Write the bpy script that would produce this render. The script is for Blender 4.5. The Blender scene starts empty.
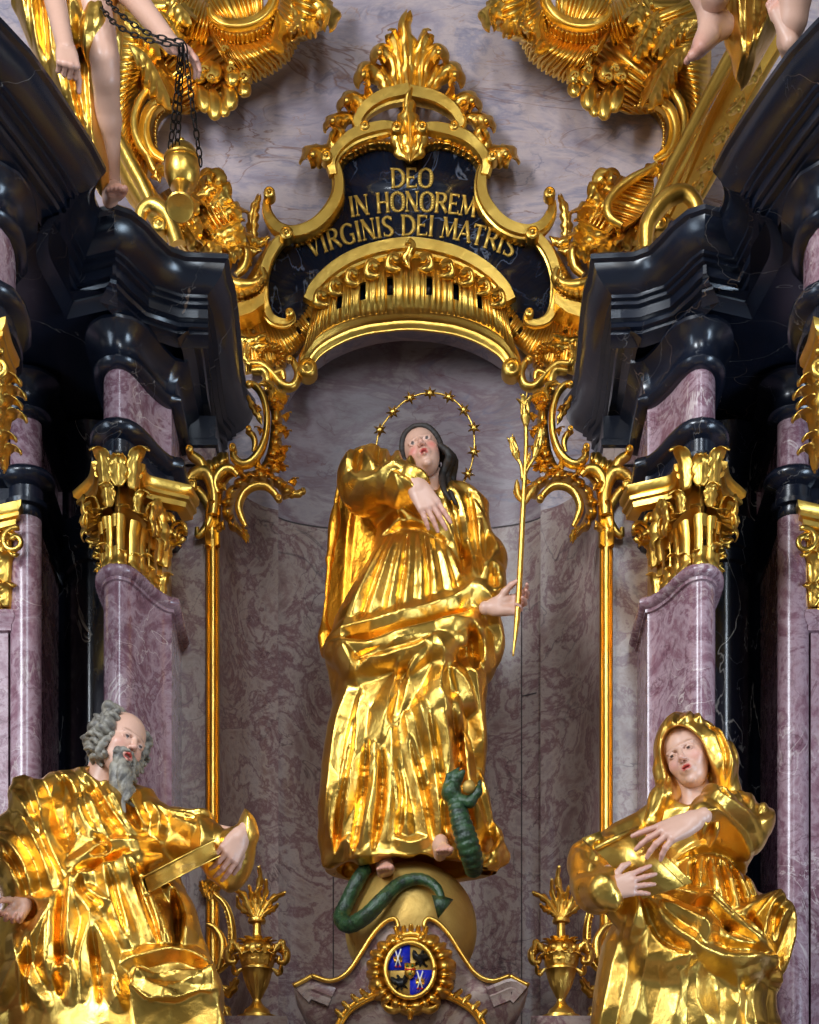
import bpy, bmesh, math, random
import numpy as np
from mathutils import Matrix, Vector
PI = math.pi
random.seed(7)
RNG = np.random.RandomState(11)
COL = bpy.context.scene.collection
CAM_Y, CAM_Z, FPX, HOR = -10.0, 1.6, 2000.0, 1504.0

def P(px, py, d=0.0):
    """place in the church: d = metres in front of the reference plane of the altar"""
    k = (10.0 - d) / FPX
    return np.array([(px - 409.5) * k, -d, CAM_Z + (HOR - py) * k])

def lin(c):
    c = [v / 255.0 for v in c]
    return tuple([(v / 12.92 if v <= .04045 else ((v + .055) / 1.055) ** 2.4) for v in c] + [1.0])

# ------------------------------------------------------------------ curves
def catmull(pts, n):
    p = np.asarray(pts, float)
    if len(p) == 2:
        t = np.linspace(0, 1, n)[:, None]
        return p[0] * (1 - t) + p[1] * t
    q = np.vstack([2 * p[0] - p[1], p, 2 * p[-1] - p[-2]])
    seg = np.linalg.norm(np.diff(p, axis=0), axis=1) ** .7 + 1e-6
    s = np.concatenate([[0], np.cumsum(seg)])
    ts = np.linspace(0, s[-1], n)
    out = []
    for t in ts:
        i = min(max(np.searchsorted(s, t) - 1, 0), len(p) - 2)
        u = (t - s[i]) / seg[i]
        a, b, c, d = q[i], q[i + 1], q[i + 2], q[i + 3]
        out.append(.5 * ((2 * b) + (-a + c) * u + (2 * a - 5 * b + 4 * c - d) * u * u + (-a + 3 * b - 3 * c + d) * u ** 3))
    return np.array(out)

def arc(cx, cy, r, a0, a1, n=9, ry=None):
    """picture-like arc: angles in degrees, 0 = right, 90 = up"""
    ry = ry or r
    return [(cx + r * math.cos(math.radians(a)), cy - ry * math.sin(math.radians(a))) for a in np.linspace(a0, a1, n)]

# ------------------------------------------------------------------ mesh collector
class MB:
    def __init__(s):
        s.v, s.f, s.n = [], [], 0
    def add(s, v, f):
        v = np.asarray(v, float).reshape(-1, 3)
        s.v.append(v)
        s.f.extend([tuple(int(i) + s.n for i in q) for q in f])
        s.n += len(v)
        return s
    def join(s, o):
        if o.n:
            s.add(np.vstack(o.v), o.f)
        return s
    def mirrored(s):
        m = MB()
        v = np.vstack(s.v).copy(); v[:, 0] *= -1
        m.add(v, [tuple(reversed(q)) for q in s.f])
        return m
    def moved(s, dx=0, dy=0, dz=0):
        m = MB(); v = np.vstack(s.v) + np.array([dx, dy, dz]); m.add(v, s.f); return m
    def build(s, name, mat, parent=None, smooth=True, angle=None, origin=None, cols=None, recalc=True):
        v = np.vstack(s.v)
        off = np.array([0, 0, 0.])
        if parent is not None:
            off = np.array(parent.get('_org', (0, 0, 0)))
        elif origin is not None:
            off = np.array(origin, float)
        me = bpy.data.meshes.new(name)
        w = v - off
        nf = len(s.f)
        tot = np.array([len(q) for q in s.f], dtype=np.int32)
        me.vertices.add(len(w)); me.vertices.foreach_set('co', w.astype(np.float32).ravel())
        me.loops.add(int(tot.sum())); me.loops.foreach_set('vertex_index', np.array([i for q in s.f for i in q], dtype=np.int32))
        me.polygons.add(nf)
        me.polygons.foreach_set('loop_start', np.concatenate([[0], np.cumsum(tot)[:-1]]).astype(np.int32))
        me.polygons.foreach_set('loop_total', tot)
        me.update(calc_edges=True)
        me.validate()
        if nf < 60000 and recalc:
            bm = bmesh.new(); bm.from_mesh(me); bmesh.ops.recalc_face_normals(bm, faces=bm.faces); bm.to_mesh(me); bm.free()
        if smooth:
            me.polygons.foreach_set('use_smooth', np.ones(len(me.polygons), dtype=bool))
            if angle:
                me.set_sharp_from_angle(angle=math.radians(angle))
        if cols is not None:
            a = me.color_attributes.new('Paint', 'FLOAT_COLOR', 'POINT')
            a.data.foreach_set('color', np.hstack([cols, np.ones((len(cols), 1))]).astype(np.float32).ravel())
        for m in (mat if isinstance(mat, (list, tuple)) else [mat]):
            me.materials.append(m)
        o = bpy.data.objects.new(name, me)
        COL.objects.link(o)
        if parent is not None:
            o.parent = parent
            o['_org'] = tuple(off) if parent.get('_org') is not None else (0, 0, 0)
        else:
            o.location = off; o['_org'] = tuple(off)
        return o

def fixn(mb):
    return mb

def tag(o, label=None, cat=None, group=None, kind=None):
    if label: o['label'] = label
    if cat: o['category'] = cat
    if group: o['group'] = group
    if kind: o['kind'] = kind
    return o

def thing(name, loc, label, cat, group=None):
    o = bpy.data.objects.new(name, None); COL.objects.link(o)
    o.location = loc; o['_org'] = tuple(float(a) for a in loc)
    o.empty_display_size = .1
    return tag(o, label, cat, group)

# ------------------------------------------------------------------ shapes
def grid_faces(nu, nv, wu=False, wv=False):
    f = []
    for i in range(nu if wu else nu - 1):
        for j in range(nv if wv else nv - 1):
            a = i * nv + j; b = ((i + 1) % nu) * nv + j
            c = ((i + 1) % nu) * nv + (j + 1) % nv; d = i * nv + (j + 1) % nv
            f.append((a, b, c, d))
    return f

def plan_offset(path, o):
    p = np.asarray(path, float); n = len(p)
    t = np.diff(p, axis=0); t /= np.linalg.norm(t, axis=1)[:, None] + 1e-9
    nn = np.stack([t[:, 1], -t[:, 0]], 1)
    out = np.zeros_like(p)
    for i in range(n):
        if i == 0: m = nn[0]
        elif i == n - 1: m = nn[-1]
        else:
            m = nn[i - 1] + nn[i]
            m = m / max(np.dot(m, nn[i]), .35)
        out[i] = p[i] + m * o
    return out

def sweep_plan(mb, path, prof, cap=True):
    """profile (out, z) carried along a plan path (x, y); outside is to the right of travel"""
    n = len(path); m = len(prof)
    V = np.zeros((n, m, 3))
    for j, (o, z) in enumerate(prof):
        q = plan_offset(path, o)
        V[:, j, 0] = q[:, 0]; V[:, j, 1] = q[:, 1]; V[:, j, 2] = z
    f = grid_faces(n, m)
    mb.add(V, f)
    if cap:
        mb.add(V[0], [tuple(range(m))]); mb.add(V[-1], [tuple(reversed(range(m)))])
    return mb

def segpath(segs, n=9):
    out = []
    for s in segs:
        c = catmull(s, n if len(s) > 2 else 2)
        out += [tuple(q) for q in (c if not out else c[1:])]
    return out

def thicken(mb, V, F, off):
    """close a sheet into a solid plate; off = vector or (n,3)"""
    V = np.asarray(V, float).reshape(-1, 3); n = len(V)
    W = V + off
    cnt = {}
    for q in F:
        for i in range(len(q)):
            a, b = q[i], q[(i + 1) % len(q)]
            cnt[(a, b)] = cnt.get((a, b), 0) + 1
    F2 = list(F) + [tuple(i + n for i in reversed(q)) for q in F]
    for (a, b) in cnt:
        if (b, a) not in cnt:
            F2.append((b, a, a + n, b + n))
    mb.add(np.vstack([V, W]), F2)
    return mb

def frames(p):
    t = np.gradient(p, axis=0); t /= np.linalg.norm(t, axis=1)[:, None] + 1e-9
    return t

def tube(mb, pts, r, ns=8, n=None, cap=True, flat=1.0, up=(0, -1, 0)):
    """round or oval tube through 3D points; r scalar / list"""
    p = catmull(pts, n or max(6, len(pts) * 4)) if (n is None or n > 0) else np.asarray(pts, float)
    m = len(p)
    rr = np.interp(np.linspace(0, 1, m), np.linspace(0, 1, len(r)), r) if hasattr(r, '__len__') else np.full(m, float(r))
    t = frames(p)
    u = np.array(up, float)
    N = np.cross(t, u); nl = np.linalg.norm(N, axis=1)
    bad = nl < .15
    if bad.any():
        N[bad] = np.cross(t[bad], np.array([1., 0.05, 0.3]))
    N /= np.linalg.norm(N, axis=1)[:, None]
    B = np.cross(N, t)
    a = np.linspace(0, 2 * PI, ns, endpoint=False)
    V = p[:, None, :] + rr[:, None, None] * (np.cos(a)[None, :, None] * N[:, None, :] + flat * np.sin(a)[None, :, None] * B[:, None, :])
    f = grid_faces(m, ns, wv=True)
    if cap:
        f.append(tuple(range(ns))); f.append(tuple((m - 1) * ns + i for i in reversed(range(ns))))
    mb.add(V, f)
    return mb

PROF = {
    'mold': [(-1, 0), (-1, .55), (-.8, .8), (-.55, .85), (-.45, .6), (-.3, .55), (0, .95), (.35, 1.1), (.6, .95), (.7, .6), (.85, .7), (1, .5), (1, 0)],
    'half': [(-1, 0), (-.92, .5), (-.7, .85), (-.35, 1.1), (0, 1.2), (.35, 1.1), (.7, .85), (.92, .5), (1, 0)],
    'ridge': [(-1, 0), (-.95, .35), (-.5, .5), (-.15, 1.1), (.15, 1.1), (.5, .5), (.95, .35), (1, 0)],
    'hollow': [(-1, 0), (-1, .9), (-.85, 1.1), (-.65, .9), (-.3, .45), (0, .35), (.3, .45), (.65, .9), (.85, 1.1), (1, .9), (1, 0)],
}
def strip(mb, ctrl, w, d=0.0, prof='mold', depth=1.0, n=None, dend=None):
    """carved strip whose middle line runs through (px,py[,d]) ; w = half width in px (scalar/list)"""
    c = np.array([(q[0], q[1], q[2] if len(q) > 2 else d) for q in ctrl], float)
    n = n or max(8, int(np.linalg.norm(np.diff(c[:, :2], axis=0), axis=1).sum() / 2.2))
    n = min(n, 90)
    c = catmull(c, n)
    p = np.array([P(*q) for q in c])
    t = frames(p); t[:, 1] = 0; t /= np.linalg.norm(t, axis=1)[:, None] + 1e-9
    N = np.stack([t[:, 2], t[:, 1] * 0, -t[:, 0]], 1)
    w_ = np.interp(np.linspace(0, 1, n), np.linspace(0, 1, len(w)), w) if hasattr(w, '__len__') else np.full(n, float(w))
    r = w_ * (10 - c[:, 2]) / FPX
    pr = PROF[prof] if isinstance(prof, str) else prof
    V = np.zeros((n, len(pr), 3))
    for j, (a, b) in enumerate(pr):
        V[:, j] = p + N * (a * r)[:, None] + np.array([0, -1, 0]) * (b * r * depth)[:, None]
    m = len(pr)
    f = grid_faces(n, m, wv=True)
    f.append(tuple(range(m))); f.append(tuple((n - 1) * m + i for i in reversed(range(m))))
    mb.add(V, f)
    return mb

def knob(mb, px, py, r, d=0.0, length=.05, ns=14, axis=(0, -1, 0)):
    """turned scroll end: short button with a domed front"""
    c = P(px, py, d); R = r * (10 - d) / FPX
    a = np.linspace(0, 2 * PI, ns, endpoint=False)
    rows = [(1, 0), (1, .75), (.93, .92), (.7, 1.0), (.62, .93), (.45, .95), (.25, 1.12), (0.02, 1.18)]
    V = []
    for (rr, h) in rows:
        V.append(np.stack([c[0] + R * rr * np.cos(a), np.full(ns, c[1] - length * h), c[2] + R * rr * np.sin(a)], 1))
    m = len(rows)
    mb.add(np.vstack(V), grid_faces(m, ns, wv=True) + [tuple(range(ns)), tuple((m - 1) * ns + i for i in reversed(range(ns)))])
    return mb

def volute(cx, cy, r, a0, turns, n=16, k=.18):
    """spiral running inward from radius r; returns picture points"""
    out = []
    for t in np.linspace(0, 1, n):
        a = math.radians(a0 + 360 * turns * t); q = r * (k ** (t * abs(turns)))
        out.append((cx + q * math.cos(a), cy - q * math.sin(a)))
    return out

def leaf(mb, ctrl, w, d=0.0, lobes=4, curl=.05, thick=.012, cup=.35, serr=.42, nu=34, nv=13, tipw=.12):
    """acanthus leaf: midrib through (px,py[,d]); w = half width px"""
    c = np.array([(q[0], q[1], q[2] if len(q) > 2 else d) for q in ctrl], float)
    c = catmull(c, nu)
    u = np.linspace(0, 1, nu)
    c[:, 2] += curl * u ** 2.2
    p = np.array([P(*q) for q in c])
    t = frames(p); t[:, 1] = 0; t /= np.linalg.norm(t, axis=1)[:, None] + 1e-9
    N = np.stack([t[:, 2], t[:, 1] * 0, -t[:, 0]], 1)
    env = (np.sin(PI * np.clip(u * .93 + .05, 0, 1)) ** .65) * (1 - u * .35) + tipw * u
    saw = 1 - serr * (np.abs(np.sin(PI * lobes * u)) < .0) 
    ph = (lobes * u) % 1.0
    saw = 1 - serr * (1 - np.minimum(1, ph * 1.35 + .1) ** .8 * (1 - np.clip((ph - .85) / .15, 0, 1)))
    r = w * env * saw * (10 - c[:, 2]) / FPX
    rw = w * env * (10 - c[:, 2]) / FPX
    v = np.linspace(-1, 1, nv)
    V = np.zeros((nu, nv, 3))
    for j, vv in enumerate(v):
        sh = t * (abs(vv) ** 1.5 * w * .45 * (10 - c[:, 2:3]) / FPX)       # lobes lean towards the tip
        rib = .22 * np.abs(np.sin(PI * (lobes * u + .0) + 2.2 * abs(vv))) * (abs(vv) * (1.05 - abs(vv)) * 3)
        z = rw * (-cup * vv * vv * 1.2 + .28 * (abs(vv) < .12) + rib)
        V[:, j] = p + N * (vv * r)[:, None] + sh + np.array([0, -1, 0]) * z[:, None]
    thicken(mb, V, grid_faces(nu, nv), np.array([0, thick, 0]))
    return mb

def fband(mb, A, B, nf=10, d=0.0, bulge=.05, amp=.02, thick=.03, scal=.12, dA=0, dB=0, slots=None, nv=10, sharp=.75, per=8, twist=0.0, rim=0.0):
    """fluted rocaille shell between an inner curve A and outer curve B (picture points)"""
    nu = min(nf * per + 1, 260)
    a = catmull(np.array([q[:2] for q in A], float), nu); b = catmull(np.array([q[:2] for q in B], float), nu)
    u = np.linspace(0, 1, nu); v = np.linspace(0, 1, nv)
    rj = np.random.RandomState(nf * 7 + len(A)); jt = np.interp(u, np.linspace(0, 1, nf + 1), np.concatenate([[0], rj.uniform(-.3, .3, nf - 1), [0]])) if nf > 2 else 0
    fl = np.abs(np.sin(PI * (nf * u + jt))) ** sharp * np.interp(u, np.linspace(0, 1, nf + 1), rj.uniform(.75, 1.1, nf + 1))
    V = np.zeros((nu, nv, 3))
    for j, vv in enumerate(v):
        uu = np.clip(np.arange(nu) + twist * per * vv, 0, nu - 1)
        bb = np.stack([np.interp(uu, np.arange(nu), b[:, k]) for k in (0, 1)], 1)
        q = a * (1 - vv) + bb * vv + (bb - a) * (scal * (fl - 1) * vv ** 3)[:, None]
        dd = d + dA * (1 - vv) + dB * vv + bulge * math.sin(PI * min(1, vv * .9 + .05)) + amp * fl * (math.sin(PI * (vv * .85 + .1)) ** .6) + rim * (vv > .93)
        V[:, j] = [P(q[i, 0], q[i, 1], dd[i] if hasattr(dd, '__len__') else dd) for i in range(nu)]
    F = grid_faces(nu, nv)
    if slots:
        keep = []
        for i in range(nu - 1):
            for j in range(nv - 1):
                uc, vc = (i + .5) / (nu - 1), (j + .5) / (nv - 1)
                if not any(abs(uc - s[0]) < s[1] and s[2] < vc < s[3] for s in slots):
                    keep.append(F[i * (nv - 1) + j])
        F = keep
    thicken(mb, V, F, np.array([0, thick, 0]))
    return mb

def lobe(mb, pts, w, d, dt=.05, nf=5, nu=20, nv=24, fl=.10):
    """plump ribbed lobe hanging along pts, fat near its end"""
    c = catmull(np.array([(q[0], q[1], d + dt * i / (len(pts) - 1)) for i, q in enumerate(pts)], float), nu)
    p = np.array([P(*q) for q in c]); t = frames(p); N_ = np.cross(t, [0, 1., 0]); N_ /= np.linalg.norm(N_, axis=1)[:, None]; B = np.cross(N_, t)
    u = np.linspace(0, 1, nu); r = w * .005 * np.sqrt(np.clip(np.sin(PI * np.clip(u, .004, .996)), 0, 1)) * (.55 + .6 * u)
    a = np.linspace(0, 2 * PI, nv, endpoint=False)
    rr = r[:, None] * (1 - fl + fl * np.abs(np.sin(nf * a / 2))[None, :] * 1.6)
    V = p[:, None] + rr[..., None] * (np.cos(a)[None, :, None] * N_[:, None] + .75 * np.sin(a)[None, :, None] * B[:, None])
    mb.add(V, grid_faces(nu, nv, wv=True) + [tuple(range(nv)), tuple((nu - 1) * nv + i for i in reversed(range(nv)))])
    return mb

def beads(mb, ctrl, r, d, n):
    c = catmull(np.array(ctrl, float), n)
    for q in c:
        ball(mb, P(q[0], q[1], d), r * (10 - d) / FPX, 6, 5)
    return mb

def ball(mb, c, r, ns=12, nr=8, sc=(1, 1, 1), rot=None):
    a = np.linspace(0, 2 * PI, ns, endpoint=False); b = np.linspace(.02, PI - .02, nr)
    V = np.stack([np.outer(np.sin(b), np.cos(a)), np.outer(np.sin(b), np.sin(a)), np.outer(np.cos(b), np.ones(ns))], -1) * r * np.array(sc)
    V = V.reshape(-1, 3)
    if rot is not None: V = V @ np.asarray(rot).T
    mb.add(V + np.asarray(c), grid_faces(nr, ns, wv=True) + [tuple(range(ns)), tuple((nr - 1) * ns + i for i in reversed(range(ns)))])
    return mb

def lathe(mb, c, prof, ns=28, flute=0, famp=0.0, frange=(0, 1)):
    a = np.linspace(0, 2 * PI, ns, endpoint=False)
    V = []
    for k, (r, z) in enumerate(prof):
        q = r
        rr = np.full(ns, r)
        if flute and frange[0] <= z <= frange[1]:
            rr = r * (1 - famp + famp * np.abs(np.sin(flute * a / 2)))
        V.append(np.stack([c[0] + rr * np.cos(a), c[1] + rr * np.sin(a), np.full(ns, c[2] + z)], 1))
    m = len(prof)
    mb.add(np.vstack(V), grid_faces(m, ns, wv=True) + [tuple(range(ns)), tuple((m - 1) * ns + i for i in reversed(range(ns)))])
    return mb

def plate(mb, poly, d, thick=.02, back=None):
    """flat solid plate from a picture outline at depth d (front), going back by thick"""
    v = np.array([P(q[0], q[1], d) for q in poly]); n = len(v)
    w = v + np.array([0, thick, 0])
    f = [tuple(range(n)), tuple(n + i for i in reversed(range(n)))]
    f += [((i + 1) % n, i, n + i, n + (i + 1) % n) for i in range(n)]
    mb.add(np.vstack([v, w]), f)
    return mb

def box(mb, c, s, rot=None, bev=0):
    x, y, z = s[0] / 2, s[1] / 2, s[2] / 2
    V = np.array([(a * x, b * y, e * z) for a in (-1, 1) for b in (-1, 1) for e in (-1, 1)])
    if rot is not None: V = V @ np.asarray(rot).T
    mb.add(V + np.asarray(c), [(0, 1, 3, 2), (4, 6, 7, 5), (0, 4, 5, 1), (2, 3, 7, 6), (0, 2, 6, 4), (1, 5, 7, 3)])
    return mb

# ------------------------------------------------------------------ implicit modelling
class Field:
    def __init__(s, lo, hi, h):
        s.lo = np.array(lo, float); s.h = h
        s.n = np.ceil((np.array(hi) - s.lo) / h).astype(int) + 1
        s.D = np.full(s.n, 1.0, np.float32)
        s.ax = [(s.lo[k] + h * np.arange(s.n[k])).astype(np.float32) for k in range(3)]
    def sub(s, lo, hi):
        i0 = np.clip(np.floor((np.array(lo) - s.lo) / s.h).astype(int), 0, s.n)
        i1 = np.clip(np.ceil((np.array(hi) - s.lo) / s.h).astype(int) + 1, 0, s.n)
        if (i1 <= i0).any(): return None
        sl = tuple(slice(i0[k], i1[k]) for k in range(3))
        X = s.ax[0][sl[0]][:, None, None]; Y = s.ax[1][sl[1]][None, :, None]; Z = s.ax[2][sl[2]][None, None, :]
        return sl, X, Y, Z
    def mix(s, sl, d, k, mode='u'):
        a = s.D[sl]
        if mode == 'u':
            if k > 0:
                h = np.clip(.5 + .5 * (a - d) / k, 0, 1)
                s.D[sl] = a * (1 - h) + d * h - k * h * (1 - h)
            else: s.D[sl] = np.minimum(a, d)
        else:
            if k > 0:
                h = np.clip(.5 - .5 * (a + d) / k, 0, 1)
                s.D[sl] = a * (1 - h) - d * h + k * h * (1 - h)
            else: s.D[sl] = np.maximum(a, -d)
    def cone(s, a, b, ra, rb, k=.02, mode='u', flat=None):
        a = np.asarray(a, float); b = np.asarray(b, float)
        m = max(ra, rb) + k + .03
        q = s.sub(np.minimum(a, b) - m, np.maximum(a, b) + m)
        if q is None: return s
        sl, X, Y, Z = q
        ba = b - a; L = float(ba @ ba) + 1e-12
        t = np.clip(((X - a[0]) * ba[0] + (Y - a[1]) * ba[1] + (Z - a[2]) * ba[2]) / L, 0, 1)
        dx, dy, dz = X - a[0] - t * ba[0], Y - a[1] - t * ba[1], Z - a[2] - t * ba[2]
        d = np.sqrt(dx * dx + dy * dy + dz * dz) - (ra + (rb - ra) * t)
        s.mix(sl, d, k, mode); return s
    def chain(s, pts, r, k=.02, mode='u'):
        for i in range(len(pts) - 1):
            s.cone(pts[i], pts[i + 1], r[i], r[i + 1], k, mode)
        return s
    def ell(s, c, r, k=.02, rot=None, mode='u'):
        c = np.asarray(c, float); r = np.asarray(r, float)
        m = r.max() + k + .03
        q = s.sub(c - m, c + m)
        if q is None: return s
        sl, X, Y, Z = q
        x, y, z = X - c[0], Y - c[1], Z - c[2]
        if rot is not None:
            R = np.asarray(rot)
            x, y, z = (x * R[0, 0] + y * R[1, 0] + z * R[2, 0], x * R[0, 1] + y * R[1, 1] + z * R[2, 1], x * R[0, 2] + y * R[1, 2] + z * R[2, 2])
        k0 = np.sqrt((x / r[0]) ** 2 + (y / r[1]) ** 2 + (z / r[2]) ** 2)
        k1 = np.sqrt((x / r[0] ** 2) ** 2 + (y / r[1] ** 2) ** 2 + (z / r[2] ** 2) ** 2) + 1e-6
        s.mix(sl, k0 * (k0 - 1) / k1, k, mode); return s
    def loft(s, rows, k=.03, mode='u', pw=2.0):
        """rows: (z, cx, cy, rx, ry) top or bottom first"""
        R = np.array(sorted(rows)); 
        m = .06 + k
        lo = np.array([(R[:, 1] - R[:, 3]).min() - m, (R[:, 2] - R[:, 4]).min() - m, R[0, 0] - m])
        hi = np.array([(R[:, 1] + R[:, 3]).max() + m, (R[:, 2] + R[:, 4]).max() + m, R[-1, 0] + m])
        q = s.sub(lo, hi)
        if q is None: return s
        sl, X, Y, Z = q
        z = Z.ravel(); zz = np.clip(z, R[0, 0], R[-1, 0])
        g = [np.interp(zz, R[:, 0], R[:, i])[None, None, :].astype(np.float32) for i in (1, 2, 3, 4)]
        rad = (np.abs((X - g[0]) / g[2]) ** pw + np.abs((Y - g[1]) / g[3]) ** pw) ** (1 / pw)
        d = (rad - 1) * np.minimum(g[2], g[3]) * .9
        ez = np.abs(z - zz)[None, None, :]
        d = np.where(ez > 0, np.sqrt(np.maximum(d, 0) ** 2 + ez ** 2) + np.minimum(d, 0) * 0, d)
        s.mix(sl, d.astype(np.float32), k, mode); return s
    def slab(s, poly, y0, th, k=.02, tilt=(0, 0), bend=0.0, mode='u', rnd=.015):
        """plate with outline poly (world x,z), mid surface y = y0 + tilt.x*(x-cx)+tilt.z*(z-cz)+bend*(x-cx)^2"""
        p = np.asarray(poly, float); c = p.mean(0)
        m = .06 + k
        q = s.sub((p[:, 0].min() - m, s.lo[1], p[:, 1].min() - m), (p[:, 0].max() + m, s.ax[1][-1], p[:, 1].max() + m))
        if q is None: return s
        sl, X, Y, Z = q
        x = X[:, 0, 0][:, None]; z = Z[0, 0, :][None, :]
        d2 = poly_sdf(p, x, z)[:, None, :] + rnd
        ym = y0 + tilt[0] * (X - c[0]) + tilt[1] * (Z - c[1]) + bend * (X - c[0]) ** 2
        e = np.abs(Y - ym) - th + rnd
        d = np.minimum(np.maximum(d2, e), 0) + np.sqrt(np.maximum(d2, 0) ** 2 + np.maximum(e, 0) ** 2) - rnd
        s.mix(sl, d.astype(np.float32), k, mode); return s
    def mesh(s):
        return surface_nets(s.D, s.lo, s.h)

def poly_sdf(p, x, z):
    x, z = np.broadcast_arrays(x, z)
    d = np.full(x.shape, 1e9); sgn = np.ones(x.shape)
    n = len(p)
    for i in range(n):
        a = p[i]; b = p[i - 1]
        e = b - a; wx = x - a[0]; wz = z - a[1]
        t = np.clip((wx * e[0] + wz * e[1]) / (e @ e + 1e-12), 0, 1)
        bx = wx - e[0] * t; bz = wz - e[1] * t
        d = np.minimum(d, bx * bx + bz * bz)
        c1 = z >= a[1]; c2 = z < b[1]; c3 = e[0] * wz > e[1] * wx
        fl = (c1 & c2 & c3) | (~c1 & ~c2 & ~c3)
        sgn = np.where(fl, -sgn, sgn)
    return sgn * np.sqrt(d)

def surface_nets(D, lo, h):
    ins = D < 0
    n = D.shape
    c = [ins[i:n[0] - 1 + i, j:n[1] - 1 + j, k:n[2] - 1 + k] for i in (0, 1) for j in (0, 1) for k in (0, 1)]
    s = sum(a.astype(np.int8) for a in c)
    act = (s > 0) & (s < 8)
    idx = np.full(act.shape, -1, np.int64)
    I, J, K = np.nonzero(act); m = len(I)
    idx[I, J, K] = np.arange(m)
    acc = np.zeros((m, 3)); cnt = np.zeros(m)
    cor = [(i, j, k) for i in (0, 1) for j in (0, 1) for k in (0, 1)]
    val = {q: D[I + q[0], J + q[1], K + q[2]] for q in cor}
    for a in cor:
        for ax in range(3):
            if a[ax] == 0:
                b = list(a); b[ax] = 1; b = tuple(b)
                va, vb = val[a], val[b]
                x = (va < 0) != (vb < 0)
                t = va / np.where(x, va - vb, 1)
                for q in range(3):
                    acc[:, q] += np.where(x, a[q] + (t if q == ax else 0), 0)
                cnt += x
    V = (np.stack([I, J, K], 1) + acc / cnt[:, None]) * h + lo
    F = []
    for ax in range(3):
        o1, o2 = (ax + 1) % 3, (ax + 2) % 3
        a = np.take(ins, range(0, n[ax] - 1), ax); b = np.take(ins, range(1, n[ax]), ax)
        E = np.nonzero(a != b)
        E = np.stack(E, 1)
        ok = (E[:, o1] > 0) & (E[:, o2] > 0) & (E[:, o1] < n[o1] - 1) & (E[:, o2] < n[o2] - 1)
        E = E[ok]
        fl = ins[E[:, 0], E[:, 1], E[:, 2]]
        q = []
        for (u, v) in ((-1, -1), (0, -1), (0, 0), (-1, 0)):
            G = E.copy(); G[:, o1] += u; G[:, o2] += v
            q.append(idx[G[:, 0], G[:, 1], G[:, 2]])
        Q = np.stack(q, 1)
        Q[~fl] = Q[~fl][:, ::-1]
        F.append(Q)
    F = np.vstack(F)
    return V, F

def mb_from(V, F):
    mb = MB(); mb.v.append(V); mb.n = len(V); mb.f = [tuple(q) for q in F.tolist()]
    return mb

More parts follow.
